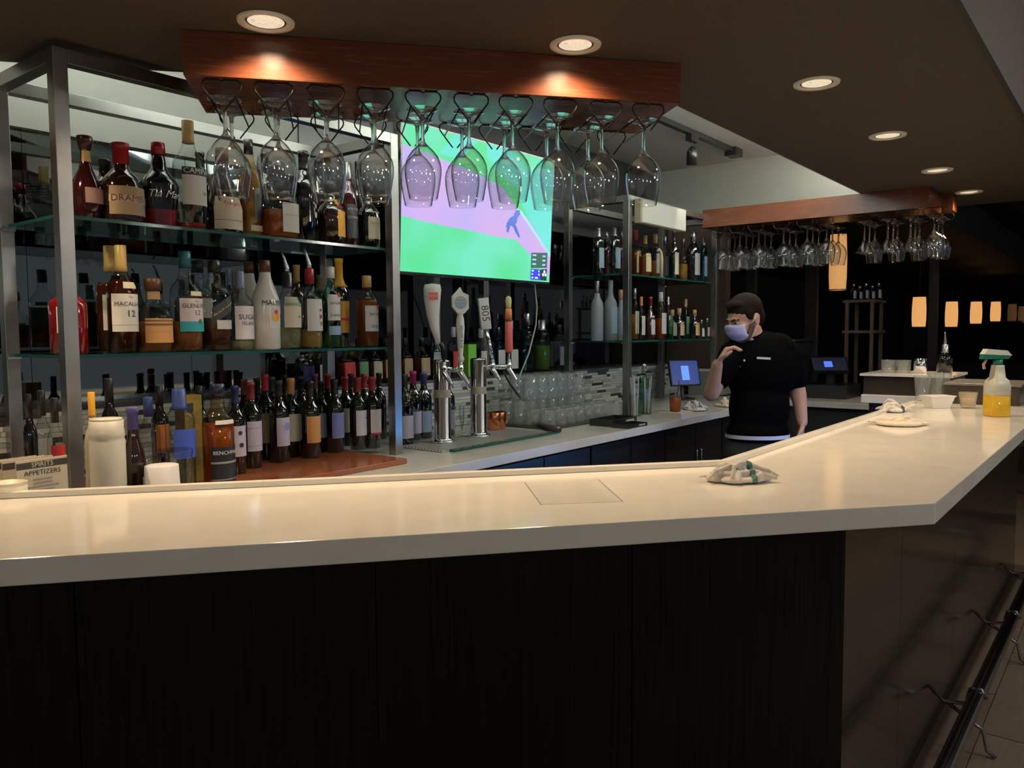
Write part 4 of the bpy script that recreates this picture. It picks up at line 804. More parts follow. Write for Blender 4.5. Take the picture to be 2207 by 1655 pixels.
MB().lathe([(0, .03), (.003, .034), (.135, .040)], 20, caps=False).build('glass', G_CLEAR, t, True); MB().lathe([(.004, .032), (.085, .0365)], 20).build('liquid', L_ORANGE, t, True)
MB().tube([(.01, 0, .01), (.03, -.01, .19)], .003, 6).build('straw', BLKC, t)
tag(MB().box(q.x - .08, q.x + .10, 2.16, 2.32, ZB + .0005, ZB + .005).build('napkin_stack', c3(.55, .52, .46, .8)), 'small pale napkin stack under the amber cocktail', 'napkin')
# small screen terminal
q = gy(1467, 795, 2.62); t = thing('point_of_sale_screen', 'small tilted touch screen glowing blue on the back counter', 'screen', (q.x, 2.60, ZB + .0006), -.5)
MB().box(-.07, .07, -.05, .05, 0, .012).tube([(0, .0, .01), (0, .02, .12)], .014, 8).build('stand', BLKC, t)
sc_o = bevel(MB().box(-.125, .125, -.012, .012, -.095, .095).build('monitor', BLKC, t, False, (0, -.01, .195), (math.radians(-14), 0, 0)), .003)
MB().add([(-.116, -.0125, -.086), (.116, -.0125, -.086), (.116, -.0125, .086), (-.116, -.0125, .086)], [(0, 1, 2, 3)]).build('display', glow('pos_blue', (.02, .045, .22), 1.0), sc_o)
MB().add([(-.03, -.0128, -.055), (.035, -.0128, -.055), (.035, -.0128, .05), (-.03, -.0128, .05)], [(0, 1, 2, 3)]).build('window_on_display', glow('pos_light', (.12, .30, .85), 1.1), sc_o)
# white shelf and machine behind the terminal
q = gy(1505, 780, 2.75); t = thing('ice_machine', 'grey box machine with pale top behind the touch screen', 'machine', (q.x + .05, 2.66, ZB + .0006))
MB().box(-.16, .16, -.12, .12, 0, .185).build('body', c3(.25, .26, .25, .5), t); MB().box(-.17, .17, -.13, .13, .1855, .20).build('top', c3(.7, .66, .55, .5), t)
# ---------------------------------------------------------------- towels
def cloth_mat(name, c, sc, x0, w):
    m = noisy(name, c, tuple(min(v * 1.16, 1) for v in c), sc=80, rough=.95, bump=.3); t = m.node_tree; bb = t.nodes['Principled BSDF']; src = bb.inputs['Base Color'].links[0].from_socket
    co = t.nodes.new('ShaderNodeTexCoord'); sp_ = t.nodes.new('ShaderNodeSeparateXYZ'); sb = t.nodes.new('ShaderNodeMath'); sb.operation = 'SUBTRACT'; sb.inputs[1].default_value = x0
    ab = t.nodes.new('ShaderNodeMath'); ab.operation = 'ABSOLUTE'; lt2 = t.nodes.new('ShaderNodeMath'); lt2.operation = 'LESS_THAN'; lt2.inputs[1].default_value = w
    mx = t.nodes.new('ShaderNodeMix'); mx.data_type = 'RGBA'; mx.inputs[7].default_value = (*sc, 1)
    t.links.new(co.outputs['Object'], sp_.inputs[0]); t.links.new(sp_.outputs[0], sb.inputs[0]); t.links.new(sb.outputs[0], ab.inputs[0]); t.links.new(ab.outputs[0], lt2.inputs[0])
    t.links.new(lt2.outputs[0], mx.inputs[0]); t.links.new(src, mx.inputs[6]); t.links.new(mx.outputs[2], bb.inputs['Base Color']); return m
def towel(name, label, c, rx, ry, h, rz, col, seed, base=ZF, folds=24):
    rnd = random.Random(seed); mb = MB()
    for i in range(9):
        a = i * .698 + rnd.uniform(-.2, .2); k = rnd.uniform(.30, .52); mb.ball((rx * k * math.cos(a), ry * k * math.sin(a), .003), (rx * rnd.uniform(.34, .50), ry * rnd.uniform(.34, .50), rnd.uniform(.007, .012)), 16, 8)
    for i in range(folds):
        a = rnd.uniform(0, 6.28); r = rnd.uniform(0, .55) ** .8; cx, cy = rx * r * math.cos(a), ry * r * math.sin(a); d = rnd.gauss(0, .7); ln = rnd.uniform(.35, .75) * rx
        z0 = h * max(.12, (1 - r * 1.35)) * rnd.uniform(.55, 1.05); bend = rnd.uniform(-.5, .5); pts = []
        for k in range(6):
            t_ = -1 + k * .4; pts.append((cx + ln * t_ * math.cos(d + bend * t_), cy + ry / rx * ln * t_ * math.sin(d + bend * t_) + .006 * math.sin(3 * t_ + i), max(.005, z0 * (1 - .75 * t_ * t_) + rnd.uniform(-.004, .004))))
        w = rnd.uniform(.0038, .0075); mb.tube(pts, [w * .6, w, w * 1.2, w * 1.15, w, w * .55], 8)
        for q_ in pts[1:5]: mb.tube([(q_[0], q_[1], .003), q_], [w * 1.25, w * .95], 8)
    o = mb.build(name, col, None, True, (c[0], c[1], base + .006), (0, 0, rz)); m = o.modifiers.new('remesh', 'REMESH'); m.mode = 'VOXEL'; m.voxel_size = .0026; m.use_smooth_shade = True
    s_ = o.modifiers.new('smooth', 'SMOOTH'); s_.factor = .5; s_.iterations = 1; return tag(o, label, 'towel')
WT = (.56, .52, .47)
q = gz(1605, 1036, ZF); towel('bar_towel', 'crumpled white towel with green stripe at the bar corner', (q.x - .01, q.y + .01), .098, .066, .058, -.85, cloth_mat('towel_cloth', WT, (.10, .22, .17), .022, .007), 3, folds=38)
q = gz(1937, 918, ZF); towel('bar_towel', 'flat folded beige towel on the right bar run', (q.x + .02, q.y), .125, .070, .026, -.95, cloth_mat('towel_cloth_flat', (.60, .52, .42), (.10, .20, .15), -.108, .008), 11, folds=16)
q = gz(1922, 895, ZF); towel('bar_towel', 'small bunched towel with dark stripes behind the flat beige towel', (q.x + .16, q.y + .03), .075, .060, .060, -.6, cloth_mat('towel_cloth_striped', WT, (.05, .08, .10), .02, .010), 5)
q = gz(1495, 888, ZB); towel('bar_towel', 'crumpled grey-white towel with dark print beside the cocktail', (q.x + .10, 2.19), .11, .09, .075, .2, cloth_mat('towel_cloth_grey', (.48, .48, .50), (.10, .10, .16), .0, .016), 8, base=ZB, folds=28)
q = gz(1545, 882, ZB); towel('bar_towel', 'folded beige towel at the edge of the back counter beside the bartender', (q.x + .22, 2.15), .11, .08, .060, .5, cloth_mat('towel_cloth_beige', (.58, .50, .38), (.3, .2, .12), .06, .006), 21, base=ZB)
# printed menu under clear film on the bar
mc = [gz(1130, 1040, ZF), gz(1290, 1034, ZF), gz(1343, 1081, ZF), gz(1165, 1088, ZF)]
mn = thing('menu_sheet', 'faint printed menu sheet lying flat on the bar top', 'menu', (0, 0, ZF))
MB().prism([(v.x, v.y) for v in reversed(mc)], .0003, .0009).build('sheet', noisy('menu_paper', (.66, .63, .55), (.74, .70, .62), sc=40, rough=.25), mn)
bl_ = lambda u, v: mc[3].lerp(mc[2], u).lerp(mc[0].lerp(mc[1], u), v)
mm = MB()
for cc in (.04, .53):
    for i in range(13):
        w_ = random.uniform(.25, .42); a = [bl_(cc, .08 + i * .064), bl_(cc + w_, .08 + i * .064), bl_(cc + w_, .105 + i * .064), bl_(cc, .105 + i * .064)]
        mm.add([(v.x, v.y, .0011) for v in a], [(0, 1, 2, 3)])
o = mm.build('print_lines', c3(.50, .48, .42, .7), mn); o['kind'] = 'stuff'
mk = MB()
for a, b_ in (((0, 0), (0, 1)), ((1, 0), (1, 1))):
    u0 = a[0]; e = .012 if u0 == 0 else -.012; vs = [bl_(u0, 0), bl_(u0 + e, 0), bl_(u0 + e, 1), bl_(u0, 1)]
    mk.add([(v.x, v.y, .0012) for v in vs], [(0, 1, 2, 3)])
mk.build('edge_line', c3(.22, .20, .17, .6), mn)
# ---------------------------------------------------------------- right end of the bar top
q = gz(1978, 862, ZF)
for k, (px, py) in enumerate(((1975, 868), (2003, 858), (2037, 856))):
    q = gz(px, py, ZF); y_ = min(q.y, .88)
    g = tag(MB().lathe([(0, .028), (.004, .031), (.006, .0295), (.14, .041)], 24, caps=False).lathe([(.012, .029), (.013, .001)], 24, caps=False).build('pint_glass', G_TUMB, None, True, (min(q.x, 4.90), y_, ZF + .0005)), 'empty clear pint glass, %s of three by the far bar ledge' % ('nearest' if k == 0 else ('middle' if k == 1 else 'farthest')), 'glass', 'pint glasses on the bar')
q = gz(2020, 879, ZF); t = thing('white_dish', 'small white rectangular dish by the far bar ledge', 'dish', (q.x, q.y, ZF + .0005), -.75)
MB().hexa([(-.045, -.03, 0), (.045, -.03, 0), (-.045, .03, 0), (.045, .03, 0), (-.062, -.042, .055), (.062, -.042, .055), (-.062, .042, .055), (.062, .042, .055)]).build('bowl', c3(.80, .78, .72, .3), t)
MB().box(-.066, .066, -.046, .046, .0552, .060).build('rim', c3(.82, .80, .74, .3), t)
q = gz(2086, 879, ZF); t = thing('votive_holder', 'clear textured glass votive holder between dish and spray bottle', 'candle holder', (q.x, q.y, ZF + .0005))
MB().lathe([(0, .028), (.004, .032), (.075, .043), (.0755, .040), (.012, .029), (.010, .001)], 10, caps=True).build('cup', thin_glass('cut_glass', (.9, .86, .78), (.5, .44, .34), body=.3, bodycol=(.75, .66, .50)), t)
MB().lathe([(.012, .026), (.045, .028), (.046, .001)], 12).build('wax', c3(.75, .62, .42, .6), t, True)
# spray bottle
q = gz(2147, 897, ZF); t = thing('spray_bottle', 'translucent spray bottle half full of yellow cleaner with green head', 'spray bottle', (q.x, q.y, ZF + .0005), -.9)
MB().lathe([(.0925, .043), (.135, .043), (.155, .038), (.170, .026), (.215, .021), (.222, .021)], 24, 5).build('body', thin_glass('translucent_plastic', (.8, .8, .72), (.6, .6, .5), body=.72, bodycol=(.74, .72, .62), rough=.3), t, True)
MB().lathe([(0, .040), (.004, .043), (.092, .043)], 24, 5).build('liquid', L_YELLOW, t, True)
MB().lathe([(.2225, .019), (.245, .019), (.246, .014)], 16).build('collar', c3(.01, .16, .11, .4), t, True)
hd = MB().hexa([(-.075, -.014, .248), (.038, -.014, .248), (-.075, .014, .248), (.038, .014, .248), (-.070, -.016, .268), (.048, -.016, .262), (-.070, .016, .268), (.048, .016, .262)])
hd.build('head_base', c3(.01, .16, .11, .4), t)
MB().hexa([(-.070, -.018, .269), (.050, -.018, .263), (-.070, .018, .269), (.050, .018, .263), (-.055, -.018, .292), (.030, -.018, .285), (-.055, .018, .292), (.030, .018, .285)]).build('head_cap', c3(.62, .66, .60, .4), t)
MB().tube([(-.05, 0, .247), (-.062, 0, .225), (-.058, 0, .205)], .006, 8).build('trigger', c3(.5, .3, .25, .4), t, True)
# clear jug behind the spray bottle
q = gz(2170, 872, ZF); t = thing('glass_jug', 'clear plastic jug with handle behind the spray bottle', 'jug', (q.x - .02, q.y - .17, ZF + .0005), -.9)
MB().lathe([(0, .055), (.005, .06), (.19, .066), (.20, .068)], 24, caps=False).build('body', G_CLEAR, t, True)
MB().tube([(.064, 0, .17), (.105, 0, .165), (.118, 0, .12), (.105, 0, .06), (.064, 0, .045)], .007, 8).build('handle', G_CLEAR, t, True)
# garnish box
q = gz(2062, 878, ZF); t = thing('garnish_box', 'low dark box with grey lid behind the votive holder', 'box', (4.60, .60, ZF + .0005))
bevel(MB().box(-.02, .40, -.14, .19, 0, .092).build('body', noisy('walnut_dark', (.03, .022, .017), (.06, .045, .034), scale=(2, 40, 40), sc=2, rough=.35), t), .002); bevel(MB().box(-.025, .405, -.145, .195, .0925, .104).build('lid', c3(.18, .17, .155, .3), t), .002)
# things on the raised ledge
for k, (px, w_) in enumerate(((1915, .045), (1947, .045))):
    q = gx(px, 800, 5.15); t = tag(MB().lathe([(0, .035), (.004, .038), (.075, .043)], 20, caps=False).lathe([(.004, .036), (.03, .038), (.031, .001)], 20, caps=False).build('rocks_glass', G_TUMB, None, True, (5.15, q.y, 1.1925)), 'short clear glass on the raised far ledge, %s one' % ('left' if k == 0 else 'right'), 'glass', 'short glasses on the far ledge')
q = gx(1983, 800, 5.15); t = tag(MB().lathe([(0, .034), (.085, .036), (.086, .033), (.01, .031), (.009, .001)], 24).build('steel_cup', CHROME, None, True, (5.15, q.y, 1.1925)), 'shiny steel cup on the raised far ledge', 'cup')
q = gx(2032, 800, 5.2); make_bottle('syrup_bottle', 'dark syrup bottle with steel pourer behind the far ledge', (5.25, q.y, 1.1925), .165, .042, 'squat', G_BLACK, cap=(SILV, .72, 1.2), pour=SILV)
# ================================================================== lower left of the back bar
bt('bourbon_bottle', 'amber bourbon bottle with black label in front of the wine, near bar edge', 470, 828, 66, 2.27, ZB + .0205, 'tall', G_WARM, liq=(L_AMBER, .62), cap=(c3(.01, .012, .04, .3), .88, 1.1), labels=[(.03, .40, 66, c3(.012, .014, .022), 6, [('BENCHMARK', .345, .86, .07, WHTC), ('band', .24, .26, GREYINK), ('band', .08, .09, GREYINK)]), (.62, .66, 40, PAPER, 0)])
def at_c(px, py, Y, z=ZB): return gy(px, py, Y)
q = gy(232, 980, 2.16); t = thing('juice_container', 'tall white plastic pour container near the left steel post', 'container', (q.x, 2.16, ZB + .0005))
R_ = 36 * depth(q) / F_PX; Ht = gy(232, 906, 2.16).z - ZB
MB().lathe([(0, .80 * R_), (.01, .92 * R_), (.02, .86 * R_), (.03, .93 * R_), (.04, .88 * R_), (.052, .98 * R_), (.06, R_), (Ht * .80, R_), (Ht * .82, .95 * R_), (Ht * .84, .99 * R_), (Ht * .90, .98 * R_), (Ht * .91, .94 * R_), (Ht, .95 * R_)], 28).build('body', c3(.60, .58, .50, .45), t, True)
MB().lathe([(Ht + .0004, .9 * R_), (Ht + .006, .88 * R_)], 28).build('lid', c3(.62, .60, .53, .45), t, True)
for nm_, lab, px, top, w_, Y, shp, gm, cm, lm in (('squeeze_bottle', 'cream squeeze bottle with yellow tip behind the white container', 200, 846, 34, 2.30, 'spirit', c3(.55, .50, .36, .4), YEL, None), ('spirit_bottle', 'dark bottle with red label and pourer behind the white container', 237, 816, 38, 2.38, 'tall', G_BLACK, BLKC, REDL), ('beer_bottle', 'brown beer bottle with oval label right of the white container', 288, 878, 46, 2.17, 'beer', G_BROWN, PURP, None), ('spirit_bottle', 'clear bottle with blue neck strip between beer and vodka bottles', 322, 856, 44, 2.34, 'tall', G_CLEAR, BLUEC, None), ('spirit_bottle', 'dark bottle with orange label behind the clear blue-neck bottle', 345, 832, 36, 2.44, 'tall', G_BLACK, BLKC, c3(.5, .18, .04)), ('vodka_bottle', 'large clear bottle with blue label left of the yellow carton', 388, 838, 60, 2.28, 'cyl', G_CLEAR, BLUEC, c3(.05, .10, .50)), ('spirit_bottle', 'bottle with bright red label left of the front post on the counter', 120, 858, 34, 2.30, 'tall', G_CLEAR, BLKC, REDL), ('spirit_bottle', 'clear bottle with black cap left of the red-labelled one', 92, 842, 34, 2.40, 'tall', G_CLEAR, BLKC, c3(.3, .32, .33)), ('spirit_bottle', 'dark bottle with small pourer in the left corner of the back counter', 65, 850, 30, 2.48, 'tall', G_BLACK, BLKC, None), ('spirit_bottle', 'black-capped dark bottle behind the yellow carton', 432, 832, 34, 2.48, 'tall', G_BLACK, BLKC, None)):
    yy = Y; onb = gy(px, 950, Y); zb_ = ZB + (.0208 if onb.x > 1.06 and Y > 2.23 else .0006)
    t = bt(nm_, lab, px, top, w_, yy, zb_, shp, gm, cap=(cm, .80, 1.05), labels=[(.34, .62, 60, lm, 6)] if lm else ([(.12, .36, 26, PAPER, 42, [('disc', 4, .24, .010, REDL), ('disc', 4, .31, .008, LBLU)])] if nm_ == 'beer_bottle' else ()))
q = gy(418, 930, 2.40); hz = gy(418, 852, 2.40).z
t = thing('carton', 'tall yellow carton with dark pattern left of the bourbon bottle', 'carton', (q.x, 2.43, ZB + .0208))
MB().box(-.030, .030, -.03, .03, 0, hz - ZB - .02).build('body', noisy('yellow_print', (.10, .07, .01), (.36, .25, .03), sc=14, rough=.5), t); MB().box(-.028, .0, -.0308, -.0302, hz - ZB - .075, hz - ZB - .045).build('badge', INK, t)
q = gy(378, 1000, 2.15); t = thing('glass_jar', 'clear glass jar upside down near the bar edge', 'jar', (q.x, 2.15, ZB + .0006)); rr = 40 * depth(q) / F_PX; hh_ = gy(378, 968, 2.15).z - ZB
MB().lathe([(0, rr * .8), (.004, rr * .92), (hh_ * .55, rr), (hh_ * .75, rr * 1.0), (hh_ * .88, rr * .86), (hh_ * .93, rr * .92), (hh_, rr * .90)], 28, caps=False).build('body', G_CLEAR, t, True)
MB().lathe([(hh_ * .995, rr * .90), (hh_, rr * .001)], 28, caps=False).build('base', G_CLEAR, t, True)
q = gy(347, 1025, 2.10); t = thing('paper_cup', 'upturned white cup in front of the glass jar', 'cup', (q.x, 2.095, ZB + .0006)); hh_ = gy(347, 1003, 2.095).z - ZB; rr = 40 * depth(q) / F_PX
MB().lathe([(0, rr), (.004, rr * .98), (hh_, rr * .86), (hh_ + .001, rr * .80)], 28).build('wall', c3(.62, .60, .62, .5), t, True)
MB().lathe([(0.0005, rr * 1.05), (.005, rr * 1.05)], 28).build('rim', c3(.64, .62, .64, .5), t, True)
# menus in a stand, left edge
for k, (px, Y) in enumerate(((28, 2.33), (45, 2.27), (62, 2.21), (92, 2.14))):
    q = gy(px, 1020, Y); hz = gy(px, 988, Y).z; t = thing('menu_card', ('front menu card with printed heading at the left edge of the back counter' if k == 3 else '%s menu card from left, standing behind the front one' % ORD[k]), 'menu', (q.x, Y, ZB + .0006), .12, 'menu cards at the left edge')
    w_ = .062
    MB().box(-w_, w_, 0, .004, 0, hz - ZB).build('card', c3(.58, .52, .40, .6), t); MB().box(-w_, w_, -.0006, 0, hz - ZB - .022, hz - ZB - .006).build('heading_band', c3(.05, .045, .04, .5), t)
    if k == 3:
        a = MB(); text_flat(a, 'SPIRITS', .085, .012, lambda x, y: (x, -.001, hz - ZB - .014 + y)); a.build('lettering', CREAM, t)
        a = MB(); text_flat(a, 'APPETIZERS', .10, .012, lambda x, y: (x, -.001, hz - ZB - .034 + y)); a.build('lettering', INK, t)
        a = MB()
        for i in range(9): ww = random.uniform(.02, .04); a.box(-ww, ww, -.001, -.0005, hz - ZB - .052 - i * .009, hz - ZB - .049 - i * .009)
        o = a.build('print_lines', GREYINK, t); o['kind'] = 'stuff'
q = gy(18, 1050, 2.10); t = thing('ramekin', 'white round cup at the left edge behind the bar', 'cup', (q.x, 2.10, ZB + .0006)); hh_ = gy(18, 1040, 2.10).z - ZB
MB().lathe([(0, .032), (.004, .036), (hh_, .040), (hh_ + .001, .036), (.01, .031), (.009, .001)], 28).build('bowl', c3(.66, .62, .50, .4), t, True); MB().lathe([(hh_ - .006, .0402), (hh_ + .0015, .0412)], 28, caps=False).build('rim', c3(.66, .62, .50, .4), t, True)
# blue service light under the bar top, on the bartenders' side
uv = thing('under_bar_light', 'blue lit cooler strip on the bartender side under the right bar run', 'lamp', (3.35, YR - .0595, .60), 0)
MB().box(0, 1.2, .0, .012, 0, .30).build('housing', BLKC, uv); MB().box(.02, 1.18, .0122, .014, .02, .28).build('diffuser', glow('blue_strip', (.05, .36, 1.0), 2.2), uv)
area('under_bar_light_lamp', (.6, .025, .15), 1.1, .24, 1.8, (.22, .45, 1.0), (math.radians(-90), 0, math.pi), uv)
# ================================================================== background
SHADE = None
def pendant(px, top, bot, w_, y, es, lab):
    a, b_ = gy(px, top, y), gy(px, bot, y); r = w_ * .5 * depth(b_) / F_PX; t = thing('pendant_lamp', lab, 'pendant lamp', (b_.x, y, b_.z), 0, 'glowing pendant lamps'); h = a.z - b_.z
    m, tt, bb = new_mat('pendant_shade'); setp(bb, col=(.5, .35, .2), rough=.6)
    co = tt.nodes.new('ShaderNodeTexCoord'); wv = tt.nodes.new('ShaderNodeTexNoise'); mp = tt.nodes.new('ShaderNodeMapping'); mp.inputs['Scale'].default_value = (60, 60, .5)
    rp = tt.nodes.new('ShaderNodeValToRGB'); rp.color_ramp.elements[0].color = (.80, .30, .07, 1); rp.color_ramp.elements[1].color = (1.0, .55, .20, 1)
    tt.links.new(co.outputs['Object'], mp.inputs[0]); tt.links.new(mp.outputs[0], wv.inputs['Vector']); tt.links.new(wv.outputs['Fac'], rp.inputs[0]); tt.links.new(rp.outputs[0], bb.inputs['Emission Color']); bb.inputs['Emission Strength'].default_value = es
    MB().lathe([(0, r * .92), (h * .25, r), (h * .6, r), (h, r * .90)], 24, caps=False).build('shade', m, t, True)
    MB().lathe([(h * .999, r * .89), (h, .002)], 20, caps=False).build('top_cap', BLACKMETAL, t, True)
    MB().lathe([(-.003, r * .94), (.006, r * .94)], 24, caps=False).build('lower_ring', plain((.5, .3, .15), .3), t, True)
    MB().tube([(0, 0, h), (0, 0, 2.36 - b_.z)], .006, 6).build('cord', BLACKMETAL, t)
    MB().ball((0, 0, h * .5), .03, 10, 7).build('bulb', glow('bulb', (1, .7, .4), 4.0), t, True)
    return t
for args in ((1805, 505, 625, 36, 2.03, .62, 'large glowing pendant lamp behind the glasses of the far rack'), (1980, 640, 705, 28, 2.03, .85, 'glowing pendant lamp right of the dark shelf stand, first of the clear row'), (2050, 650, 705, 25, 2.03, .85, 'second glowing pendant lamp of the clear row'), (2103, 650, 698, 23, 2.03, .85, 'third glowing pendant lamp of the clear row'), (2145, 650, 693, 20, 2.03, .85, 'fourth glowing pendant lamp of the clear row'), (2181, 655, 692, 17, 1.75, .05, 'dim lamp shape standing in for a window reflection, right of the bright row'), (2203, 660, 692, 16, 1.60, .05, 'dimmest lamp shape standing in for a window reflection, right edge')): pendant(*args)  # the two dim ones stand in for reflections in a window
# wooden shelf stand
a = gx(1826, 660, 6.7); b_ = gx(1880, 660, 6.7); t = thing('shelf_stand', 'brown wooden shelf stand with bottles in the dark background', 'shelf', (6.7, (a.y + b_.y) / 2, 0)); hw = abs(a.y - b_.y) / 2; zt = gx(1850, 652, 6.7).z
BW = c3(.075, .042, .026, .5)
for s1 in (-1, 1):
    for d in (0, .28): MB().box(d - .012, d + .012, s1 * hw - .012, s1 * hw + .012, 0, zt).build('leg', BW, t)
for z in (.85, gx(1850, 718, 6.7).z, zt): MB().box(-.02, .30, -hw - .03, hw + .03, z, z + .022).build('shelf_board', BW, t)
for k in range(5):
    g = make_bottle('spirit_bottle', 'small pale bottle on top of the brown shelf stand, %s from left' % ORD[k], (6.80, (a.y + b_.y) / 2 + hw - .02 - k * hw * .5, zt + .0225), .11 if k % 2 else .13, .022, 'squat', G_CLEAR, cap=(SILV, .8, 1.1), labels=[(.1, .6, 70, c3(.25, .25, .32), 60)], yaw=-1.2, group='bottles on the shelf stand', seg=12)
# cash register on a far counter
fc = thing('far_counter', 'pale counter along the far wall behind the bartender', 'counter', (0, 0, 0))
bevel(MB().box(5.78, 6.50, 1.32, 2.54, .90, .94).build('countertop', QUARTZ2, fc), .002); MB().box(5.84, 6.46, 1.36, 2.50, 0, .8995).build('body', c3(.006, .006, .006, .5), fc)
t = thing('cash_register', 'black cash register with blue lit screen on the far counter', 'register', (6.25, 1.85, .9405), 0)
MB().box(-.18, .18, -.17, .17, 0, .10).build('drawer', BLKC, t); MB().box(-.02, .02, -.03, .03, .1005, .17).build('neck', BLKC, t)
mo = MB().box(-.015, .015, -.13, .13, -.08, .08).build('monitor', BLKC, t, False, (-.04, .0, .24), (0, math.radians(50), .5))
MB().add([(-.0155, -.12, -.07), (-.0155, .12, -.07), (-.0155, .12, .07), (-.0155, -.12, .07)], [(0, 1, 2, 3)]).build('display', glow('register_blue', (.0008, .0015, .016), 1.0), mo)
MB().add([(-.016, -.02, -.035), (-.016, .04, -.035), (-.016, .04, .03), (-.016, -.02, .03)], [(0, 1, 2, 3)]).build('window_on_display', glow('register_light', (.10, .22, .9), 1.0), mo)
t = thing('espresso_machine', 'dark metal coffee machine behind the bartender', 'machine', (6.25, 2.28, .9405))
bevel(MB().box(-.22, .22, -.22, .22, 0, .42).build('body', plain((.02, .02, .022), .3, .5), t), .01); MB().box(-.24, .24, -.24, .24, .421, .44).build('cup_rail', DARKCHROME, t)
for k in (-1, 1): MB().tube([(-.22, k * .1, .24), (-.32, k * .1, .22), (-.34, k * .1, .20)], .012, 8).build('group_handle', DARKCHROME, t, True)
# dark chairs and table edges at the far right
for k, (x_, y_) in enumerate(((8.2, 1.0), (8.9, .35), (9.9, 1.1))):
    t = thing('dining_chair', 'dark dining chair in the unlit room beyond the bar, %s' % ('nearest', 'middle', 'farthest')[k], 'chair', (x_, y_, 0), 2.2 + k)
    BD = c3(.03, .02, .015, .45)
    MB().box(-.21, .21, -.21, .21, .43, .47).build('seat', BD, t); MB().box(-.21, .21, .18, .21, .62, .95).build('backrest', BD, t)
    for sx in (-1, 1):
        for sy in (-1, 1): MB().box(sx * .19 - .018, sx * .19 + .018, sy * .19 - .018, sy * .19 + .018, 0, .4295 if sy < 0 else .429).build('leg', BD, t)
        MB().box(sx * .19 - .018, sx * .19 + .018, .175, .212, .4705, .6195).build('back_post', BD, t)
# ================================================================== bartender
DM = 4.20                                   # distance of the figure along the view axis
def mp(px, py, dd=0.0): return gd(px, py, DM + dd)
SKIN = noisy('skin', (.36, .20, .145), (.42, .245, .18), sc=20, rough=.55, sss=0.0)
SHIRT = noisy('black_polo', (.0014, .0014, .0017), (.0024, .0024, .0027), sc=60, rough=.95, spec=.02)
PANTS = noisy('black_trousers', (.006, .006, .008), (.010, .010, .012), sc=60, rough=.9)
HAIR = noisy('dark_hair', (.005, .0035, .0028), (.014, .009, .006), sc=70, rough=.85, bump=.4, spec=.06)
BEARD = noisy('beard', (.045, .022, .014), (.09, .045, .03), sc=90, rough=.8)
MASK = noisy('surgical_mask', (.34, .37, .66), (.40, .43, .72), scale=(1, 1, 60), sc=1.5, rough=.8)
foot = mp(1630, 900); man = thing('person', 'bartender in black polo and blue face mask standing behind the bar', 'person', (foot.x, foot.y, 0.0))
org = Vector((foot.x, foot.y, 0))
def remesh(o, vox, it):
    m = o.modifiers.new('remesh', 'REMESH'); m.mode = 'VOXEL'; m.voxel_size = vox; m.use_smooth_shade = True
    s_ = o.modifiers.new('smooth', 'SMOOTH'); s_.factor = .5; s_.iterations = it; return o
def lp(px, py, dd=0.0): return mp(px, py, dd) - org
TO = -FWD; IR = RGT
# joints
hipc = lp(1632, 955); chest = lp(1640, 800, .01); neckb = lp(1634, 752, .02); headc = lp(1604, 688, -.01)
shR, shL = lp(1578, 765, -.02), lp(1706, 768, .04)         # image left is his right arm
elR, wrR = lp(1533, 848, -.12), lp(1546, 786, -.20)
elL, wrL = lp(1721, 850, .02), lp(1729, 910, -.03)
Z = Vector((0, 0, 1))
b = MB()
# head: skull, face, jaw, nose, ears, brow, cheek; facing image left, tilted down
fd = (IR * -.86 + TO * .44 + Z * -.26).normalized(); sd = fd.cross(Z).normalized(); hu = sd.cross(fd).normalized()
RM = Matrix((sd, fd, hu)).transposed()
def hp(x, y, z): return headc + sd * x + fd * y + hu * z
b.ball(hp(0, -.012, .035), (.076, .096, .088), 20, 14, RM); b.ball(hp(0, .030, -.035), (.060, .062, .085), 18, 12, RM); b.ball(hp(0, .050, -.092), (.036, .034, .028), 14, 9, RM)
b.ball(hp(0, .086, .018), (.052, .014, .012), 12, 7, RM); b.caps(hp(0, .090, .010), hp(0, .112, -.030), .009, .013); b.ball(hp(.014, .098, -.034), .010, 8, 6); b.ball(hp(-.014, .098, -.034), .010, 8, 6)
for s_ in (-1, 1):
    b.ball(hp(s_ * .040, .060, -.028), (.026, .026, .026), 12, 8, RM); b.ball(hp(s_ * .078, -.010, -.008), (.010, .020, .032), 12, 8, RM); b.ball(hp(s_ * .083, -.018, .008), (.008, .015, .016), 10, 7, RM)
b.ball(hp(0, .094, -.058), (.024, .012, .008), 10, 7, RM)
b.caps(hp(0, -.025, -.05), neckb + Z * -.03, .056, .062, 16)
# trunk
b.caps(neckb + Z * -.02, shR, .05, .055); b.caps(neckb + Z * -.02, shL, .05, .055)
b.ball(chest, (.17, .115, .20), 18, 12, Matrix((IR, -TO, Z)).transposed()); b.ball(chest.lerp(hipc, .55), (.140, .105, .17), 18, 12, Matrix((IR, -TO, Z)).transposed()); b.ball(hipc, (.145, .110, .13), 18, 12, Matrix((IR, -TO, Z)).transposed())
# legs to the floor
for s_ in (-1, 1):
    h0 = hipc + IR * s_ * .085 - Z * .05; kn = Vector((hipc.x, hipc.y, 0)) + IR * s_ * .10 + TO * .03 + Z * .47; an = Vector((hipc.x, hipc.y, 0)) + IR * s_ * .11 - TO * .02 + Z * .09
    b.caps(h0, kn, .085, .058); b.caps(kn, an, .055, .040); b.caps(an - Z * .045, an + TO * .16 - Z * .055, .036, .030)
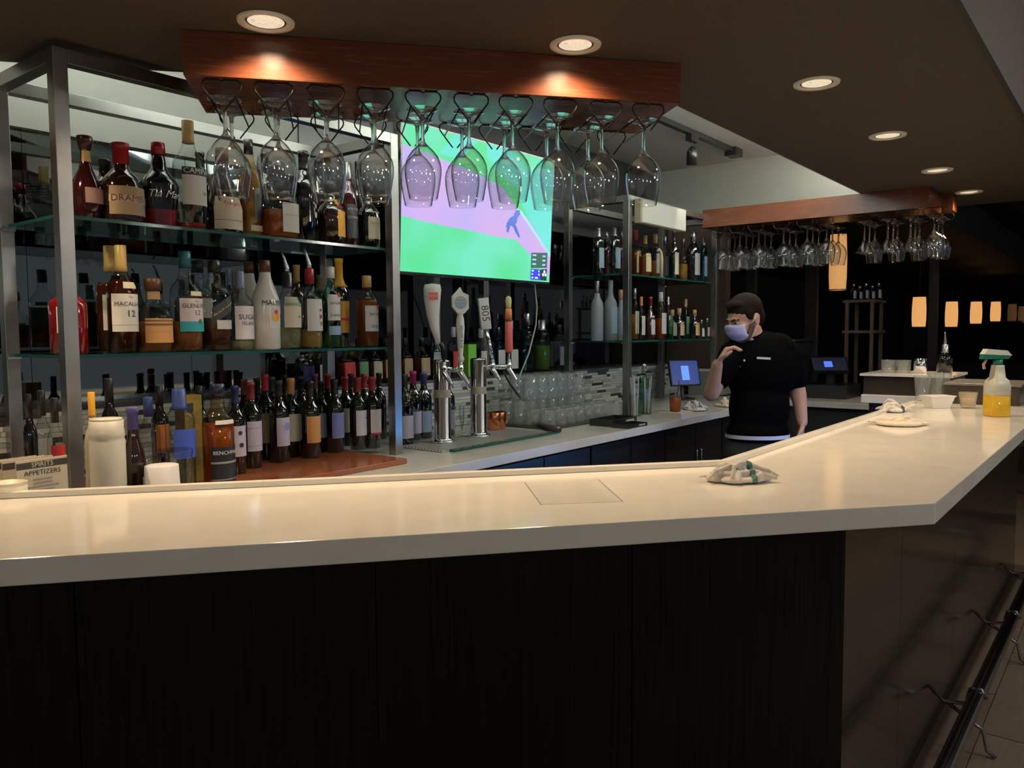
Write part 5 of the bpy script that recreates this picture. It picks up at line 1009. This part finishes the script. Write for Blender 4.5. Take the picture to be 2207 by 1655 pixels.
# arms
b.caps(shR, elR, .050, .040); b.caps(elR, wrR, .042, .028); b.caps(shL, elL, .050, .040); b.caps(elL, wrL, .042, .028)
def hand(w, d, side, thumb_dir, curl, palm_n):
    """palm and five fingers; d points along the hand, palm_n out of the palm"""
    d = d.normalized(); side = (side - d * side.dot(d)).normalized(); pn = palm_n.normalized()
    pc = w + d * .05
    for k in range(4): b.caps(w + d * .012 + side * (-.020 + .013 * k), w + d * .085 + side * (-.030 + .020 * k), .014, .012, 10)
    for k, ln in enumerate((.062, .074, .080, .070)):
        base = w + d * .085 + side * (-.030 + .020 * k); c = curl * (1 + .12 * k)
        d1 = (d * math.cos(c) + pn * math.sin(c)).normalized(); d2_ = (d * math.cos(c * 2.0) + pn * math.sin(c * 2.0)).normalized()
        m1 = base + d1 * ln * .55; b.caps(base, m1, .0105, .0095, 10); b.caps(m1, m1 + d2_ * ln * .5, .0095, .0078, 10)
    tb = w + d * .03 + side * thumb_dir * .028; t1 = tb + (d * .5 + side * thumb_dir * .8 + pn * .35).normalized() * .042
    b.caps(tb, t1, .013, .0105, 10); b.caps(t1, t1 + (d * .85 + side * thumb_dir * .25 + pn * .4).normalized() * .032, .0105, .0085, 10)
hand(wrR, Z * .75 + IR * .45 - TO * .05, (IR * -.25 + TO * .9 + Z * .1), 1, .55, IR * .7 - Z * .5)
hand(wrL, Z * -1 + IR * -.12, TO * -.9 + IR * .2, -1, .40, IR * -1)
bo_ = remesh(b.build('body', SKIN, man, True), .0052, 5)
# polo shirt: shell over trunk and upper arms
s = MB(); RMt = Matrix((IR, -TO, Z)).transposed()
s.ball(chest + Z * .01, (.190, .130, .205), 20, 14, RMt); s.ball(chest.lerp(hipc, .5), (.160, .122, .20), 20, 14, RMt); s.ball(hipc + Z * .055, (.164, .126, .10), 20, 14, RMt)
s.caps(neckb + Z * -.062, shR + Z * .004, .058, .070); s.caps(neckb + Z * -.062, shL + Z * .004, .058, .070)
s.caps(shR, shR.lerp(elR, .62), .070, .060); s.caps(shL, shL.lerp(elL, .62), .070, .062)
for s_ in (-1, 1): s.caps(neckb + IR * s_ * .045 + Z * .0, chest + IR * s_ * .09 + Z * .12, .045, .085)
remesh(s.build('polo_shirt', SHIRT, man, True), .008, 6)
co2 = MB()   # collar, open at the front
for s_ in (-1, 1): co2.tube([neckb - TO * .055 + Z * .022, neckb + IR * s_ * .066 + Z * .010, neckb + IR * s_ * .045 + TO * .062 - Z * .020, neckb + IR * s_ * .015 + TO * .088 - Z * .062], [.012, .015, .015, .009], 8)
co2.build('collar', SHIRT, man, True)
tr_ = MB()   # trousers
tr_.ball(hipc - Z * .03, (.160, .122, .13), 20, 12, RMt)
for s_ in (-1, 1):
    h0 = hipc + IR * s_ * .085 - Z * .05; kn = Vector((hipc.x, hipc.y, 0)) + IR * s_ * .10 + TO * .03 + Z * .47; an = Vector((hipc.x, hipc.y, 0)) + IR * s_ * .11 - TO * .02 + Z * .11
    tr_.caps(h0, kn, .098, .072); tr_.caps(kn, an, .070, .060)
remesh(tr_.build('trousers', PANTS, man, True), .010, 5)
sh_ = MB()   # shoes
for s_ in (-1, 1):
    an = Vector((hipc.x, hipc.y, 0)) + IR * s_ * .11 - TO * .02; sh_.caps(an + Z * .045 - TO * .02, an + TO * .19 + Z * .038, .045, .037)
remesh(sh_.build('shoes', plain((.008, .008, .008), .4), man, True), .009, 3)
# white shirt hem below the polo
hm_ = MB().lathe([(-.012, 1.0), (.008, 1.0)], 40, caps=False); hz_ = lp(1630, 937).z
hm_.v = [tuple(Vector((hipc.x, hipc.y, hz_ + z)) + IR * (x * .168) + TO * (y * .130)) for x, y, z in hm_.v]
hm_.build('undershirt_hem', c3(.52, .50, .62, .8), man, True)
# hair: cap over skull, short sides
h_ = MB(); h_.ball(hp(0, -.018, .052), (.081, .100, .084), 22, 14, RM); h_.ball(hp(0, .040, .088), (.060, .044, .026), 16, 10, RM); h_.ball(hp(0, -.062, .005), (.072, .052, .075), 18, 12, RM)
for s_ in (-1, 1): h_.ball(hp(s_ * .066, .012, .038), (.014, .030, .040), 12, 8, RM)
remesh(h_.build('hair', HAIR, man, True), .005, 3)
bd_ = MB()   # short beard along the jaw
for s_ in (-1, 1): bd_.caps(hp(s_ * .066, .016, -.03), hp(s_ * .050, .045, -.090), .016, .016); bd_.caps(hp(s_ * .050, .045, -.090), hp(0, .078, -.108), .016, .016)
remesh(bd_.build('beard', BEARD, man, True), .005, 3)
for s_ in (-1, 1):   # eyes and brows
    e = MB().ball(hp(s_ * .030, .083, .002), (.0125, .007, .006), 10, 7, RM).build('eye', c3(.5, .48, .46, .3), man, True)
    MB().ball(hp(s_ * .030, .0885, .001), (.005, .003, .005), 8, 6, RM).build('iris', c3(.03, .02, .015, .2), e, True)
    MB().tube([hp(s_ * .012, .098, .016), hp(s_ * .030, .096, .021), hp(s_ * .050, .080, .017)], .0042, 6).build('eyebrow', HAIR, man, True)
# mask: pleated sheet wrapped round nose and jaw
mk_ = MB(); nu, nv = 16, 10
for j in range(nv + 1):
    v = j / nv; z = .0 - .118 * v; fwd = .126 - .10 * abs(v - .30) ** 1.8 * 1.0 - (.022 * v); pl = .0025 * math.sin(v * 18)
    for i in range(nu + 1):
        a = -1 + 2 * i / nu; x = .064 * math.sin(a * 1.25) / math.sin(1.25) * (1 - .18 * (v - .3) ** 2); y = fwd - (1 - math.cos(a * 1.25)) * .082 + pl
        if j == 0: y -= .006 * abs(a)
        mk_.v.append(tuple(hp(x, y, z - .012 * abs(a) * (1 - v))))
mk_.f = [(j * (nu + 1) + i, j * (nu + 1) + i + 1, (j + 1) * (nu + 1) + i + 1, (j + 1) * (nu + 1) + i) for j in range(nv) for i in range(nu)]; mk_.m = [0] * len(mk_.f)
mo_ = mk_.build('face_mask', MASK, man, True); sd_ = mo_.modifiers.new('thickness', 'SOLIDIFY'); sd_.thickness = .002; sd_.offset = 1
for s_ in (-1, 1):
    for v0 in (-.015, -.100): MB().tube([hp(s_ * .068, .050, v0), hp(s_ * .079, .02, v0 * .7), hp(s_ * .084, -.012, (-.02 if v0 < -.05 else .022))], .0016, 6).build('ear_loop', c3(.6, .6, .75, .6), mo_, True)
# chest badge, button, bracelet
bq = lp(1646, 772, -.16); MB().box(-.035, .035, -.001, .001, -.0055, .0055).build('name_badge', c3(.48, .50, .52, .4), man, False, bq, (0, .06, math.atan2(IR.y, IR.x)))
MB().ball(lp(1604, 777, -.165), .006, 8, 6).build('button', c3(.5, .5, .5, .3), man, True)
MB().ball(lp(1604, 777, -.165) + IR * -.02 - Z * .03, .004, 8, 6).build('button', c3(.05, .05, .05, .3), man, True)
